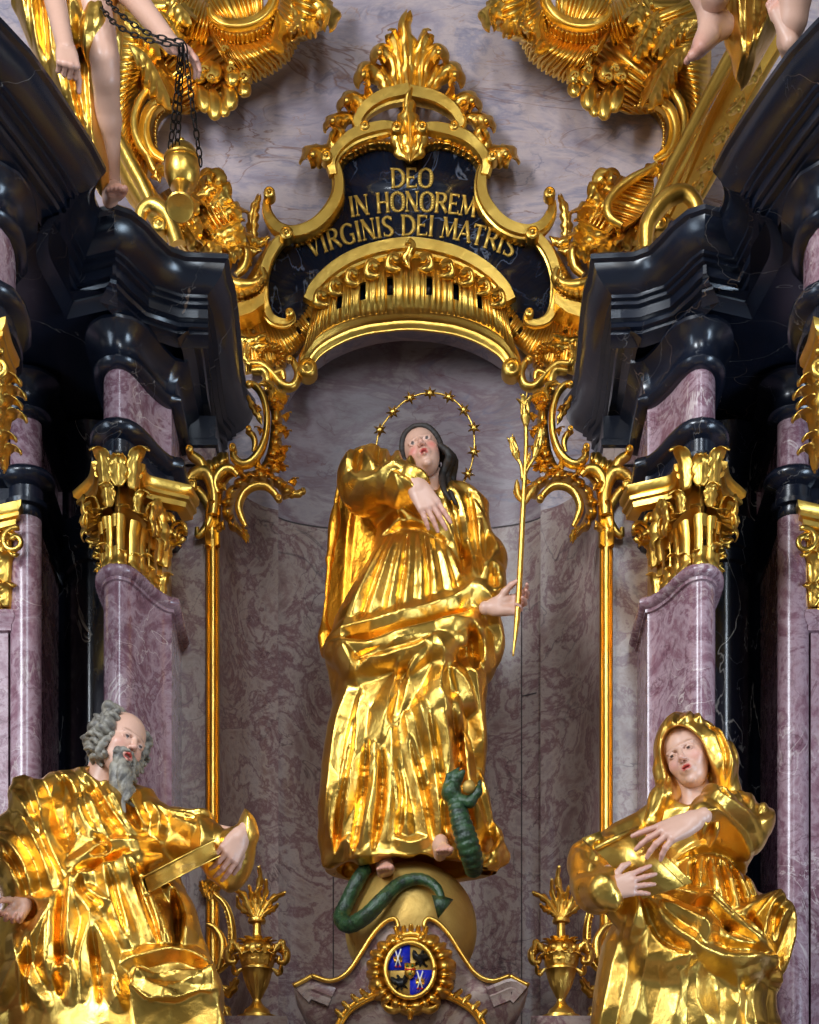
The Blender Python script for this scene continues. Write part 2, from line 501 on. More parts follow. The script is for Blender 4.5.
class Folds:
    """carved folds: height over the (x,z) plane, raised crests and cut valleys given as picture strokes at depth d0"""
    def __init__(s, px0, py0, px1, py1, d0, res=.5, crumple=.012, cs=26, stretch=1.8, seed=1, ang=20):
        s.d0 = d0; s.res = res
        s.x0, s.y0 = px0, py0
        nx, ny = int((px1 - px0) / res), int((py1 - py0) / res)
        s.gx = px0 + res * np.arange(nx)[:, None] + np.zeros((1, ny)); s.gy = py0 + res * np.arange(ny)[None, :] + np.zeros((nx, 1))
        s.R = np.zeros((nx, ny)); s.V = np.zeros((nx, ny))
        s.C = np.zeros((nx, ny))
        if crumple:
            s.C += crumple * .07 * s.facet(cs * .27, stretch * 1.5, seed + 9, ang + 30)
            s.C += crumple * s.facet(cs, stretch, seed, ang) + crumple * .25 * s.facet(cs * .5, stretch, seed + 5, -ang)
    def facet(s, cs, st, seed, ang):
        r = np.random.RandomState(seed); G = r.rand(64, 64) * 2 - 1
        jx = 0
        a = math.radians(ang)
        u = (s.gx * math.cos(a) + s.gy * math.sin(a)) / cs + 7 ; v = (-s.gx * math.sin(a) + s.gy * math.cos(a)) / (cs * st) + 9
        u = u + .5 * np.sin(v * 2.1 + seed); v = v + .45 * np.sin(u * 1.7 + 2 * seed)
        i = np.floor(u).astype(int); j = np.floor(v).astype(int); fu = u - i; fv = v - j
        g = lambda a, b: G[(i + a) % 64, (j + b) % 64]
        up = fu + fv < 1
        return np.where(up, g(0, 0) + fu * (g(1, 0) - g(0, 0)) + fv * (g(0, 1) - g(0, 0)),
                        g(1, 1) + (1 - fu) * (g(0, 1) - g(1, 1)) + (1 - fv) * (g(1, 0) - g(1, 1)))
    def st(s, pts, h, w, n=None, taper=.25, pw=1.0):
        """stroke: h metres (+crest, -valley), w half width px"""
        c = catmull(np.array(pts, float), n or max(5, 3 * len(pts)))
        if h > 0: w = w * 1.3
        else: h = h * .9; w = w * .8
        x0, x1 = c[:, 0].min() - w, c[:, 0].max() + w; y0, y1 = c[:, 1].min() - w, c[:, 1].max() + w
        i0, i1 = [int(np.clip((q - s.x0) / s.res, 0, s.R.shape[0])) for q in (x0, x1)]
        j0, j1 = [int(np.clip((q - s.y0) / s.res, 0, s.R.shape[1])) for q in (y0, y1)]
        if i1 <= i0 or j1 <= j0: return s
        X, Y = s.gx[i0:i1, j0:j1], s.gy[i0:i1, j0:j1]
        best = np.zeros(X.shape)
        m = len(c) - 1
        for k in range(m):
            a, b = c[k], c[k + 1]; e = b - a
            t = np.clip(((X - a[0]) * e[0] + (Y - a[1]) * e[1]) / (e @ e + 1e-9), 0, 1)
            dd = np.sqrt((X - a[0] - t * e[0]) ** 2 + (Y - a[1] - t * e[1]) ** 2)
            g = (k + t) / m
            tp = np.clip(np.minimum(g, 1 - g) / max(taper, 1e-3), 0, 1) ** .6 * .85 + .15
            best = np.maximum(best, np.clip(1 - dd / (w * (.5 + .5 * tp)), 0, 1) ** pw * tp)
        if h > 0: s.R[i0:i1, j0:j1] = np.maximum(s.R[i0:i1, j0:j1], h * best)
        else: s.V[i0:i1, j0:j1] = np.minimum(s.V[i0:i1, j0:j1], h * best)
        return s
    def H(s, x, z):
        k = (10.0 - s.d0) / FPX
        px = x / k + 409.5; py = HOR - (z - CAM_Z) / k
        u = np.clip((px - s.x0) / s.res, 0, s.R.shape[0] - 1.01); v = np.clip((py - s.y0) / s.res, 0, s.R.shape[1] - 1.01)
        A = s.R + s.V + s.C
        i = u.astype(int); j = v.astype(int); fu = u - i; fv = v - j
        return A[i, j] * (1 - fu) * (1 - fv) + A[i + 1, j] * fu * (1 - fv) + A[i, j + 1] * (1 - fu) * fv + A[i + 1, j + 1] * fu * fv
    def apply(s, F, yc, soft=.12, clip=.045):
        """raise the field's surface by the fold height; full in front of yc, fading to a part behind"""
        x = F.ax[0][:, None]; z = F.ax[2][None, :]
        H = s.H(np.broadcast_to(x, (len(F.ax[0]), len(F.ax[2]))), np.broadcast_to(z, (len(F.ax[0]), len(F.ax[2])))).astype(np.float32)
        w = np.clip(.5 - (F.ax[1] - yc) / (2 * soft), .35, 1).astype(np.float32)
        F.D -= H[:, None, :] * w[None, :, None] * .8
        return F

def rot_from(fwd, up):
    """columns = local x(right), y(back), z(up) with local -y looking along fwd"""
    f = np.array(fwd, float); f /= np.linalg.norm(f)
    u = np.array(up, float); u -= f * (u @ f); u /= np.linalg.norm(u)
    x = np.cross(u, f)
    return np.stack([x, -f, u], 1)
# ================================================================== materials
def new_mat(name):
    m = bpy.data.materials.new(name); m.use_nodes = True
    nt = m.node_tree; b = nt.nodes['Principled BSDF']
    return m, nt, b
def N(nt, t, **kw):
    n = nt.nodes.new(t)
    for k, v in kw.items():
        if k in n.inputs: n.inputs[k].default_value = v
        else: setattr(n, k, v)
    return n
def ramp(nt, stops, fac, interp='LINEAR'):
    r = nt.nodes.new('ShaderNodeValToRGB'); e = r.color_ramp.elements; r.color_ramp.interpolation = interp
    while len(e) < len(stops): e.new(.5)
    for i, (p, c) in enumerate(stops):
        e[i].position = p; e[i].color = c if len(c) == 4 else lin(c)
    nt.links.new(fac, r.inputs['Fac'])
    return r.outputs['Color']
def mixc(nt, f, a, b, mode='MIX'):
    n = nt.nodes.new('ShaderNodeMix'); n.data_type = 'RGBA'; n.blend_type = mode
    for s, v in ((n.inputs['Factor'], f), (n.inputs[6], a), (n.inputs[7], b)):
        if hasattr(v, 'links'): nt.links.new(v, s)
        else: s.default_value = v
    return n.outputs[2]
def math_(nt, op, a, b=None, c=None):
    n = nt.nodes.new('ShaderNodeMath'); n.operation = op
    for i, v in enumerate((a, b, c)):
        if v is None: continue
        if hasattr(v, 'links'): nt.links.new(v, n.inputs[i])
        else: n.inputs[i].default_value = v
    return n.outputs[0]
def noise(nt, vec, scale, detail=6, rough=.55, dist=0.0):
    n = N(nt, 'ShaderNodeTexNoise', Scale=scale, Detail=detail, Roughness=rough, Distortion=dist)
    nt.links.new(vec, n.inputs['Vector']); return n
def coords(nt, world=False, scale=(1, 1, 1), off=(0, 0, 0), rot=(0, 0, 0)):
    if world: src = nt.nodes.new('ShaderNodeNewGeometry').outputs['Position']
    else: src = nt.nodes.new('ShaderNodeTexCoord').outputs['Object']
    mp = nt.nodes.new('ShaderNodeMapping'); nt.links.new(src, mp.inputs['Vector'])
    mp.inputs['Scale'].default_value = scale; mp.inputs['Location'].default_value = off; mp.inputs['Rotation'].default_value = rot
    return mp.outputs['Vector']
def vein(nt, vec, scale, width, dist=1.2, detail=5, rough=.5):
    n = noise(nt, vec, scale, detail, rough, dist)
    a = math_(nt, 'ABSOLUTE', math_(nt, 'SUBTRACT', n.outputs['Fac'], .5))
    m = nt.nodes.new('ShaderNodeMapRange'); m.inputs['From Min'].default_value = 0; m.inputs['From Max'].default_value = width
    m.inputs['To Min'].default_value = 1; m.inputs['To Max'].default_value = 0
    nt.links.new(a, m.inputs['Value']); return m.outputs['Result']
def bump(nt, b, h, dist=.004, strength=1.0):
    n = N(nt, 'ShaderNodeBump', Strength=strength, Distance=dist); nt.links.new(h, n.inputs['Height'])
    nt.links.new(n.outputs['Normal'], b.inputs['Normal']); return n

def gold_mat(name, base=(234, 190, 92), deep=(212, 152, 52), rough=.30, bumpd=.0022, wear=.22, scale=1.0):
    m, nt, b = new_mat(name)
    v = coords(nt, True)
    n1 = noise(nt, v, 3.5 * scale, 5, .6, .6); n2 = noise(nt, v, 55 * scale, 4, .6); n3 = noise(nt, v, 14 * scale, 4, .6, .8)
    f = math_(nt, 'MULTIPLY', ramp(nt, [(.42, (0, 0, 0, 1)), (.7, (1, 1, 1, 1))], n1.outputs['Fac']), .55)
    c = mixc(nt, f, lin(base), lin(deep))
    w = math_(nt, 'MULTIPLY', ramp(nt, [(.62, (0, 0, 0, 1)), (.74, (1, 1, 1, 1))], n2.outputs['Fac']), wear)
    c = mixc(nt, w, c, lin((120, 62, 22)))
    nt.links.new(c, b.inputs['Base Color'])
    b.inputs['Metallic'].default_value = 1.0
    r = nt.nodes.new('ShaderNodeMapRange'); r.inputs['To Min'].default_value = rough * .7; r.inputs['To Max'].default_value = rough * 1.5
    nt.links.new(n3.outputs['Fac'], r.inputs['Value']); nt.links.new(r.outputs['Result'], b.inputs['Roughness'])
    h = math_(nt, 'ADD', n3.outputs['Fac'], math_(nt, 'MULTIPLY', n2.outputs['Fac'], .45))
    bump(nt, b, h, bumpd)
    return m

def marble(name, stops, scale=2.0, dist=1.4, veins=(), rough=.16, joints=None, spec=.5, world=True, stretch=(1, 1, 1), off=(0, 0, 0), rot=(0, 0, 0), streak=0.0):
    m, nt, b = new_mat(name)
    v = coords(nt, world, stretch, off, rot)
    n = noise(nt, v, scale, 10, .62, dist)
    n2 = noise(nt, v, scale * 5.5, 8, .7, .8)
    f = math_(nt, 'ADD', math_(nt, 'MULTIPLY', n.outputs['Fac'], .72), math_(nt, 'MULTIPLY', n2.outputs['Fac'], .28))
    c = ramp(nt, stops, f)
    for (sc, wd, col, ds, am) in veins:
        k = math_(nt, 'MULTIPLY', vein(nt, v, sc, wd, ds), am)
        msk = noise(nt, v, sc * .8 + .7, 2, .5)
        k = math_(nt, 'MULTIPLY', k, ramp(nt, [(.42, (0, 0, 0, 1)), (.6, (1, 1, 1, 1))], msk.outputs['Fac']))
        c = mixc(nt, k, c, lin(col))
    nt.links.new(c, b.inputs['Base Color'])
    b.inputs['Roughness'].default_value = rough
    b.inputs['Specular IOR Level'].default_value = spec
    return m, nt, b, c

GOLD = gold_mat('gold_leaf')
GOLD_R = gold_mat('gold_leaf_robe', base=(234, 190, 94), deep=(212, 152, 52), rough=.29, bumpd=.0030, wear=.24, scale=.8)
GOLD_D = gold_mat('gold_leaf_lining', base=(228, 160, 50), deep=(204, 122, 26), rough=.32, bumpd=.006, wear=.3)
GOLD_M = gold_mat('matt_gold', base=(206, 170, 92), deep=(186, 142, 62), rough=.46, bumpd=.003, wear=.25)
GOLD_M.node_tree.nodes['Principled BSDF'].inputs['Metallic'].default_value = .6
GOLD_P, _n, _b = new_mat('gilt_lettering'); _b.inputs['Base Color'].default_value = lin((222, 180, 84)); _b.inputs['Metallic'].default_value = .6; _b.inputs['Roughness'].default_value = .4

UPPER, nt, b, c = marble('lavender_marble', [(.28, (122, 108, 118)), (.42, (152, 140, 148)), (.5, (178, 160, 158)), (.56, (140, 132, 144)), (.66, (192, 174, 168)), (.8, (146, 134, 144))],
    scale=1.1, dist=1.6, stretch=(.8, 1, 1.9), rot=(0, .45, 0), veins=[(1.6, .012, (120, 82, 66), 1.3, .75), (2.6, .02, (96, 96, 116), .9, .5), (4, .012, (150, 110, 84), 1.0, .5)], rough=.22)
PINK, _, _, _ = marble('mauve_marble', [(.3, (86, 52, 62)), (.42, (132, 94, 104)), (.5, (166, 138, 144)), (.56, (118, 78, 90)), (.66, (182, 160, 160)), (.8, (128, 98, 110))],
    scale=3.2, dist=1.6, veins=[(3, .014, (214, 196, 190), 1.4, .8), (6, .03, (78, 36, 46), 1.5, .6)], rough=.24)
NICHE, nt, b, c = marble('niche_marble', [(.28, (92, 62, 64)), (.40, (132, 106, 100)), (.47, (156, 138, 128)), (.52, (112, 78, 80)), (.58, (160, 142, 132)), (.66, (134, 112, 108)), (.8, (166, 152, 142))],
    scale=2.6, dist=1.8, veins=[(2.4, .012, (64, 34, 42), 1.6, .8), (3.4, .01, (158, 136, 118), 1.3, .5), (1.3, .008, (52, 40, 48), 1.0, .6)], rough=.3)
NUP, nt, b, c = marble('niche_grey_marble', [(.28, (104, 92, 98)), (.44, (138, 126, 130)), (.52, (118, 98, 104)), (.6, (150, 138, 138)), (.8, (116, 106, 118))],
    scale=1.4, dist=1.6, stretch=(.8, 1, 2.4), rot=(0, -.3, 0), veins=[(2.4, .012, (98, 62, 66), 1.3, .6), (1.4, .016, (96, 98, 118), .9, .5)], rough=.24)
BLACK, nt, b, c = marble('black_marble', [(.3, (12, 15, 24)), (.6, (22, 27, 40)), (.8, (36, 42, 58))], scale=2.2, dist=.6,
    veins=[(1.5, .0018, (150, 140, 130), .8, .7), (3.1, .0014, (100, 96, 96), .6, .4), (.9, .0012, (150, 120, 96), .5, .6)], rough=.26, spec=.7)
BLACKV, nt, b, c = marble('veined_black_marble', [(.3, (12, 15, 24)), (.6, (20, 25, 38)), (.8, (34, 40, 56))], scale=2.2, dist=.6, rot=(0, .7, 0), stretch=(1, 1, .55),
    veins=[(2.2, .006, (190, 184, 176), .8, .9), (4.1, .003, (140, 136, 136), .6, .7)], rough=.22, spec=.7)
PANEL, nt, b, c = marble('slate_blue_marble', [(.3, (14, 20, 32)), (.6, (22, 30, 46)), (.8, (34, 44, 62))], scale=3, dist=.8,
    veins=[(2.3, .008, (120, 128, 146), .9, .7), (4.1, .006, (90, 98, 120), .7, .5)], rough=.16)

def skin_mat(name, base, rough=.38):
    m, nt, b = new_mat(name)
    a = N(nt, 'ShaderNodeAttribute', attribute_name='Paint')
    v = coords(nt, False)
    n = noise(nt, v, 25, 4, .6)
    c = mixc(nt, math_(nt, 'MULTIPLY', n.outputs['Fac'], .18), a.outputs['Color'], lin((150, 105, 90)))
    nt.links.new(c, b.inputs['Base Color'])
    b.inputs['Roughness'].default_value = rough
    bump(nt, b, noise(nt, v, 90, 3, .6).outputs['Fac'], .0006)
    return m
SKIN = skin_mat('painted_flesh', (1, 1, 1))
def simple(name, col, rough=.5, metal=0.0, bd=0.0, bs=40, var=.0, dark=None):
    m, nt, b = new_mat(name)
    b.inputs['Roughness'].default_value = rough; b.inputs['Metallic'].default_value = metal
    v = coords(nt, False)
    if var:
        n = noise(nt, v, bs * .4, 5, .6)
        nt.links.new(mixc(nt, ramp(nt, [(.4, (0, 0, 0, 1)), (.62, (1, 1, 1, 1))], n.outputs['Fac']), lin(col), lin(dark)), b.inputs['Base Color'])
    else: b.inputs['Base Color'].default_value = lin(col)
    if bd: bump(nt, b, noise(nt, v, bs, 4, .6).outputs['Fac'], bd)
    return m
HAIR_G = simple('painted_grey_hair', (140, 132, 118), .5, bd=.002, bs=60, var=1, dark=(84, 78, 72))
HAIR_B = simple('painted_dark_hair', (46, 34, 26), .62, bd=.002, bs=60, var=1, dark=(24, 18, 15))
SNAKE = simple('painted_green_scales', (44, 74, 42), .3, bd=.006, bs=60, var=1, dark=(20, 38, 24))
IRON = simple('dark_iron', (40, 36, 34), .45, .8)
BLUE = simple('blue_enamel', (18, 34, 168), .35)
INK = simple('black_enamel', (12, 12, 14), .4)
RED = simple('red_enamel', (200, 30, 26), .4)
GREEN = simple('green_enamel', (20, 110, 40), .4)
WHITE = simple('white_enamel', (214, 208, 200), .4)
# ================================================================== architecture
# ---- cornice plan (x, y) taken from its top edge at 7.45 m; all left side, mirrored for the right
def planpx(pts, z):
    out = []
    for (px, py) in pts:
        k = (z - CAM_Z) / (HOR - py)
        out.append(((px - 409.5) * k, k * FPX - 10.0))
    return out
ZT = 7.25
corn = segpath([planpx([(-110, -80), (-60, -40), (0, 17), (31, 51), (62, 96), (89, 137), (103, 164)], ZT),
                planpx([(103, 164), (94, 176), (92, 192), (98, 207)], ZT),
                planpx([(98, 207), (112, 203), (128, 207), (147, 222), (163, 240), (178, 250), (205, 252), (226, 253)], ZT),
                planpx([(226, 253), (229, 275), (235, 296)], ZT) + [(-.835, .06), (-.80, .2), (-.80, .34)]], 9)
CPROF = [(0, 0), (.012, -.012), (.012, -.032), (-.006, -.042), (-.01, -.06), (-.026, -.09), (-.06, -.122), (-.092, -.138), (-.092, -.152), (-.112, -.156),
         (-.112, -.172), (-.136, -.178), (-.136, -.218), (-.158, -.224), (-.150, -.236), (-.158, -.248), (-.184, -.254), (-.184, -.266), (-.205, -.276), (-.235, -.30)]
def make_cornice(side, mirror, label):
    mb = MB()
    prof = [(o, ZT + z) for o, z in CPROF] + [(-.42, ZT - .3), (-.42, ZT - .31)]
    # soffit: closes the underside back to the wall
    sweep_plan(mb, corn, [(o, ZT + z) for o, z in CPROF], cap=False)
    q = plan_offset(corn, -.235); n = len(q)
    zs = ZT - .30
    back = [(-2.6, q[0][1]), (-2.6, .34)]
    top = [(a[0], a[1], ZT) for a in corn] + [(-.80, .34, ZT), (-2.6, .34, ZT), (-2.6, corn[0][1], ZT)]
    zs = ZT - .262
    co2 = planpx([(-110, -80), (-60, -40), (0, 17), (62, 96), (97, 160), (98, 207), (128, 207), (163, 240), (180, 251), (222, 253)], ZT)
    bot = [(a[0] - .15, a[1] + .17, zs) for a in co2] + [(-.97, .34, zs), (-2.6, .34, zs), (-2.6, co2[0][1] + .17, zs)]
    k = len(top)
    mb2 = MB(); mb2.add(top, [tuple(range(k))]); mb2.add(bot, [tuple(reversed(range(len(bot))))])
    mb.join(mb2)
    if mirror: mb = mb.mirrored()
    o = mb.build('marble_cornice', BLACK, origin=((.0 + (1.5 if mirror else -1.5)), 0, ZT - .30), angle=30)
    tag(o, label, 'cornice', kind=None)
    return o
make_cornice('left', False, 'black marble cornice with stepped bluish mouldings above the left pilaster')
make_cornice('right', True, 'black marble cornice with stepped dark mouldings above the right pilaster')

# ---- pilaster plan
PIL = segpath([[(-1.385, .10), (-1.40, -.3), (-1.412, -.60), (-1.408, -.79), (-1.375, -.88), (-1.33, -.91), (-1.285, -.885), (-1.25, -.81), (-1.22, -.72), (-1.185, -.64), (-1.15, -.585), (-1.122, -.57)],
               [(-1.122, -.57), (-1.122, .34)]], 40)
def make_pilaster(mirror, label, capf):
    M = (lambda m: m.mirrored()) if mirror else (lambda m: m)
    sx = 1 if mirror else -1
    t = thing('marble_pilaster', (sx * 1.25, -.4, 2.6), label, 'pilaster')
    s = sweep_plan(MB(), PIL, [(-.02, 2.6), (0, 2.62), (0, 5.80), (-.03, 5.83)])
    M(s).build('shaft', PINK, t, angle=40)
    s = sweep_plan(MB(), PIL, [(-.01, 5.795), (.012, 5.80), (.012, 5.815), (.03, 5.822), (.040, 5.836), (.040, 5.850), (.03, 5.864), (.0, 5.872), (-.08, 5.872)])
    M(s).build('astragal', PINK, t, angle=50)
    s = sweep_plan(MB(), PIL, [(-.06, 5.86), (-.05, 5.9), (-.05, 6.33), (-.07, 6.33)])
    cap = M(s).build('capital', GOLD, t, angle=40)
    s = sweep_plan(MB(), PIL, [(-.1, 6.28), (-.02, 6.285), (-.01, 6.30), (.0, 6.31), (.0, 6.35), (.025, 6.355), (.03, 6.375), (.01, 6.385), (.01, 6.44), (.03, 6.45), (.05, 6.462), (.065, 6.48), (.065, 6.50), (.05, 6.515), (.0, 6.52), (-.1, 6.52)])
    M(s).build('architrave', BLACK, t, angle=50)
    s = sweep_plan(MB(), PIL, [(-.1, 6.515), (.0, 6.515), (.0, 6.765), (-.1, 6.77)])
    M(s).build('frieze', PINK, t, angle=40)
    s = sweep_plan(MB(), PIL, [(-.1, 6.76), (.0, 6.76), (.02, 6.765), (.045, 6.78), (.05, 6.795), (.04, 6.81), (.025, 6.82), (.018, 6.83), (.022, 6.87), (.045, 6.915), (.085, 6.945), (.085, 6.96), (-.09, 6.96)])
    M(s).build('bed_moulding', BLACK, t, angle=50)
    capf(cap, M)
    return t

def pil_frame(s_, off=0.0):
    """point and outward normal on the pilaster plan at arc length fraction"""
    p = np.array(PIL[:-1]); d = np.linalg.norm(np.diff(p, axis=0), axis=1); L = np.concatenate([[0], np.cumsum(d)]); L /= L[-1]
    x = np.interp(s_, L, p[:, 0]); y = np.interp(s_, L, p[:, 1])
    e = 1e-2
    tx = np.interp(s_ + e, L, p[:, 0]) - np.interp(s_ - e, L, p[:, 0]); ty = np.interp(s_ + e, L, p[:, 1]) - np.interp(s_ - e, L, p[:, 1])
    n = np.array([ty, -tx]); n /= np.linalg.norm(n)
    return np.array([x, y]) + n * off, n

def sfc(mb, fn, nu, nv, thick=.02, u0=0, u1=1, holes=None):
    """sheet from fn(u,v) -> xyz, given thickness along y"""
    U = np.linspace(u0, u1, nu); Vv = np.linspace(0, 1, nv)
    A = np.array([[fn(a, b) for b in Vv] for a in U])
    F = grid_faces(nu, nv)
    if holes:
        keep = []
        for i in range(nu - 1):
            for j in range(nv - 1):
                uc = U[i] * .5 + U[i + 1] * .5; vc = (j + .5) / (nv - 1)
                if not any(abs(uc - h[0]) < h[1] and h[2] < vc < h[3] for h in holes): keep.append(F[i * (nv - 1) + j])
        F = keep
    thicken(mb, A, F, np.array([0, thick, 0]))
    return mb

def leaf3(mb, base, out, up, side, L, w, curl=.5, lobes=3, nu=20, nv=9, thick=.008):
    """acanthus leaf standing on base, rising along up, curling over towards out"""
    out, up, side = (np.array(q, float) for q in (out, up, side))
    V = np.zeros((nu, nv, 3))
    for i, u in enumerate(np.linspace(0, 1, nu)):
        a = curl * PI * max(0, (u - .35) / .65) ** 1.6
        pos = np.array(base) + up * (L * (u if u < .35 else .35 + .65 * math.sin(min(a, 3.0)) / max(a, 1e-6) * ((u - .35) / .65) if a > 1e-6 else u)) + out * (L * .05 * math.sin(PI * u) + (L * .65 * ((u - .35) / .65) * (1 - math.cos(a)) / max(a, 1e-6) if a > 1e-6 else 0))
        ph = (lobes * u) % 1.0
        r = w * (math.sin(PI * min(1, u * .85 + .12)) ** .7) * (1 - .3 * (1 - min(1, ph * 1.5 + .15)))
        for j, vv in enumerate(np.linspace(-1, 1, nv)):
            V[i, j] = pos + side * vv * r + out * (-.4 * r * vv * vv + .25 * r * (abs(vv) < .15) + .2 * r * abs(math.sin(PI * lobes * u + 2.5 * abs(vv))) * abs(vv))
    thicken(mb, V, grid_faces(nu, nv), -out * thick)
    return mb

def capital(t, M):
    """gilded capital: abacus with curved sides, pierced fluting, shells, scrolls and leaves"""
    zb, zt = 5.86, 6.34
    Z = np.array([0, 0, 1.])
    # abacus: three corner horns joined by concave mouldings
    def ab(path): 
        m = MB(); sweep_plan(m, path, [(-.05, 6.235), (0, 6.24), (.004, 6.262), (.018, 6.27), (.02, 6.285), (.012, 6.29), (.03, 6.305), (.034, 6.33), (.02, 6.335), (-.05, 6.335)]); return m
    c0 = pil_frame(.52, .12)[0]; c1 = pil_frame(.735, .06)[0]; c2 = pil_frame(.955, .15)[0]; cL = pil_frame(.34, .05)[0]
    mid01 = pil_frame(.60, .04)[0]; mid12 = pil_frame(.83, .02)[0]
    p = segpath([[tuple(cL), tuple(pil_frame(.43, .03)[0]), tuple(c0)], [tuple(c0), tuple(mid01), tuple(pil_frame(.68, .05)[0])]], 9)
    q = segpath([[tuple(pil_frame(.76, .05)[0]), tuple(mid12), tuple(c2)], [tuple(c2), (c2[0] + .02, c2[1] + .12)]], 9)
    m = ab(p); m.join(ab(q))
    M(m).build('abacus', GOLD, t, angle=45)
    # corner consoles under the horns
    for s_, w_, L_ in ((.355, .05, .17), (.52, .08, .22), (.955, .08, .22)):
        b, n = pil_frame(s_, -.01); sd = np.array([-n[1], n[0], 0]); n3 = np.array([n[0], n[1], 0])
        m = MB()
        for k in (-1, 0, 1):
            leaf3(m, np.array([b[0], b[1], 6.02]) + sd * k * w_ * .75, n3, Z, sd, L_ * (1.0 if k == 0 else .8), w_ * (.8 if k == 0 else .55), curl=.85, lobes=4)
        # scroll
        c = np.array([b[0], b[1], 6.16]) + n3 * .075
        for r, tt in ((.05, .0), (.035, .02), (.02, .035)):
            for sg in (-1, 1):
                tube(m, [c + sd * sg * (.045 + tt) + n3 * r * math.cos(a) + Z * r * math.sin(a) for a in np.linspace(0, 5.6, 12)], .011, 6, n=-1)
        M(m).build('corner_scroll', GOLD, t)
    # fluted drum with pierced arches
    for s0, s1 in ((.46, .60), (.62, .74), (.76, .93)):
        m = MB(); nf = 3
        holes = [((s0 + s1) / 2, (s1 - s0) * .07, .3, .8), (s0 + (s1 - s0) * .25, (s1 - s0) * .05, .36, .74), (s0 + (s1 - s0) * .75, (s1 - s0) * .05, .36, .74)]
        def fn(u, v):
            fr = (u - s0) / (s1 - s0)
            off = .0 + .022 * abs(math.sin(PI * nf * fr)) ** .6 + .015 * (v < .12) + .03 * max(0, v - .7)
            pp, n = pil_frame(u, off)
            return (pp[0], pp[1], zb + .23 * v)
        sfc(m, fn, 31, 14, thick=.014, u0=s0, u1=s1, holes=holes)
        M(m).build('fluted_drum', GOLD, t, angle=60)
    # shells between the scrolls
    for s0, hh, ww in ((.62, 6.12, .10), (.835, 6.10, .11)):
        m = MB(); b, n = pil_frame(s0, .03); sd = np.array([-n[1], n[0], 0]); n3 = np.array([n[0], n[1], 0])
        def fn(u, v):
            a = PI * (u * 1.5 - .25); r = .012 + ww * v * (1 - .08 * (1 - abs(math.sin(7 * PI * u))) * v)
            return tuple(np.array([b[0], b[1], hh]) + sd * r * math.cos(a) * .85 + Z * r * math.sin(a) + n3 * (.055 * math.sin(PI * v * .85) + .012 * abs(math.sin(7 * PI * u)) * v + .03 * v * v))
        sfc(m, fn, 57, 8, thick=.012)
        tube(m, [np.array([b[0], b[1], hh]) + n3 * .05 + sd * .035 * math.cos(a) + Z * .045 * math.sin(a) for a in np.linspace(0, 2 * PI, 16)], .01, 6, n=-1)
        M(m).build('shell', GOLD, t)
    # leaf sprays over the abacus and hanging leaves
    m = MB()
    for s0, k in ((.70, 1.0), (.72, .8), (.745, 1.1)):
        b, n = pil_frame(s0, .06); sd = np.array([-n[1], n[0], 0]); n3 = np.array([n[0], n[1], 0])
        leaf3(m, np.array([b[0], b[1], 6.2]), n3, Z, sd, .22 * k, .045, curl=.75, lobes=4)
    M(m).build('leaf_spray', GOLD, t); m = MB()
    for s0 in (.41,):
        b, n = pil_frame(s0, .05); sd = np.array([-n[1], n[0], 0]); n3 = np.array([n[0], n[1], 0])
        leaf3(m, np.array([b[0], b[1], 6.22]), n3, Z, sd, .16, .04, curl=.8, lobes=4)
    M(m).build('leaf_spray', GOLD, t)
    m = MB()
    for s0 in np.linspace(.44, .97, 12):
        b, n = pil_frame(s0, .0); sd = np.array([-n[1], n[0], 0]); n3 = np.array([n[0], n[1], 0])
        leaf3(m, np.array([b[0], b[1], 5.87]), n3, Z, sd, .11 + .03 * math.sin(40 * s0), .032, curl=.7, lobes=3)
        leaf3(m, np.array([b[0], b[1], 6.14]) + n3 * .02, n3, -Z * .4 + n3 * .3 , sd, .1, .035, curl=.5, lobes=3)
    for s0 in np.linspace(.47, .93, 7):
        b, n = pil_frame(s0, .035); sd = np.array([-n[1], n[0], 0]); n3 = np.array([n[0], n[1], 0])
        leaf3(m, np.array([b[0], b[1], 6.12]), n3, Z, sd, .14, .04, curl=.8, lobes=4)
    M(m).build('acanthus_leaves', GOLD, t)
make_pilaster(False, 'mauve marble pilaster with gilded capital behind the bearded statue', capital)
make_pilaster(True, 'mauve marble pilaster with gilded capital behind the veiled woman statue', capital)

# ---- outer, nearer and farther piers at both edges of the view
def pier(path, t, M, z0=2.6, capital_=True, shaft=PINK, inset=0):
    M(sweep_plan(MB(), plan_offset(path, -inset) if inset else path, [(-.02, z0), (0, z0 + .02), (0, 5.8), (0, 6.3)])).build('shaft', shaft, t, angle=40)
    if capital_ and not inset:
        M(sweep_plan(MB(), path, [(-.01, 5.755), (.018, 5.76), (.018, 5.785), (.03, 5.80), (.038, 5.82), (.03, 5.855), (.0, 5.87), (-.1, 5.87)])).build('astragal', shaft, t, angle=50)
    M(sweep_plan(MB(), path, [(-.1, 6.28), (-.01, 6.30), (.0, 6.31), (.0, 6.35), (.025, 6.355), (.03, 6.375), (.01, 6.385), (.01, 6.44), (.03, 6.45), (.05, 6.462), (.065, 6.48), (.065, 6.50), (.05, 6.515), (.0, 6.52), (-.1, 6.52)])).build('architrave', BLACK, t, angle=50)
    M(sweep_plan(MB(), path, [(-.1, 6.515), (.0, 6.515), (.0, 6.765), (-.1, 6.77)])).build('frieze', shaft, t, angle=40)
    M(sweep_plan(MB(), path, [(-.1, 6.76), (.0, 6.76), (.045, 6.78), (.05, 6.795), (.025, 6.82), (.02, 6.83), (.025, 6.87), (.05, 6.92), (.09, 6.945), (.09, 6.96), (-.1, 6.96)])).build('bed_moulding', BLACK, t, angle=50)

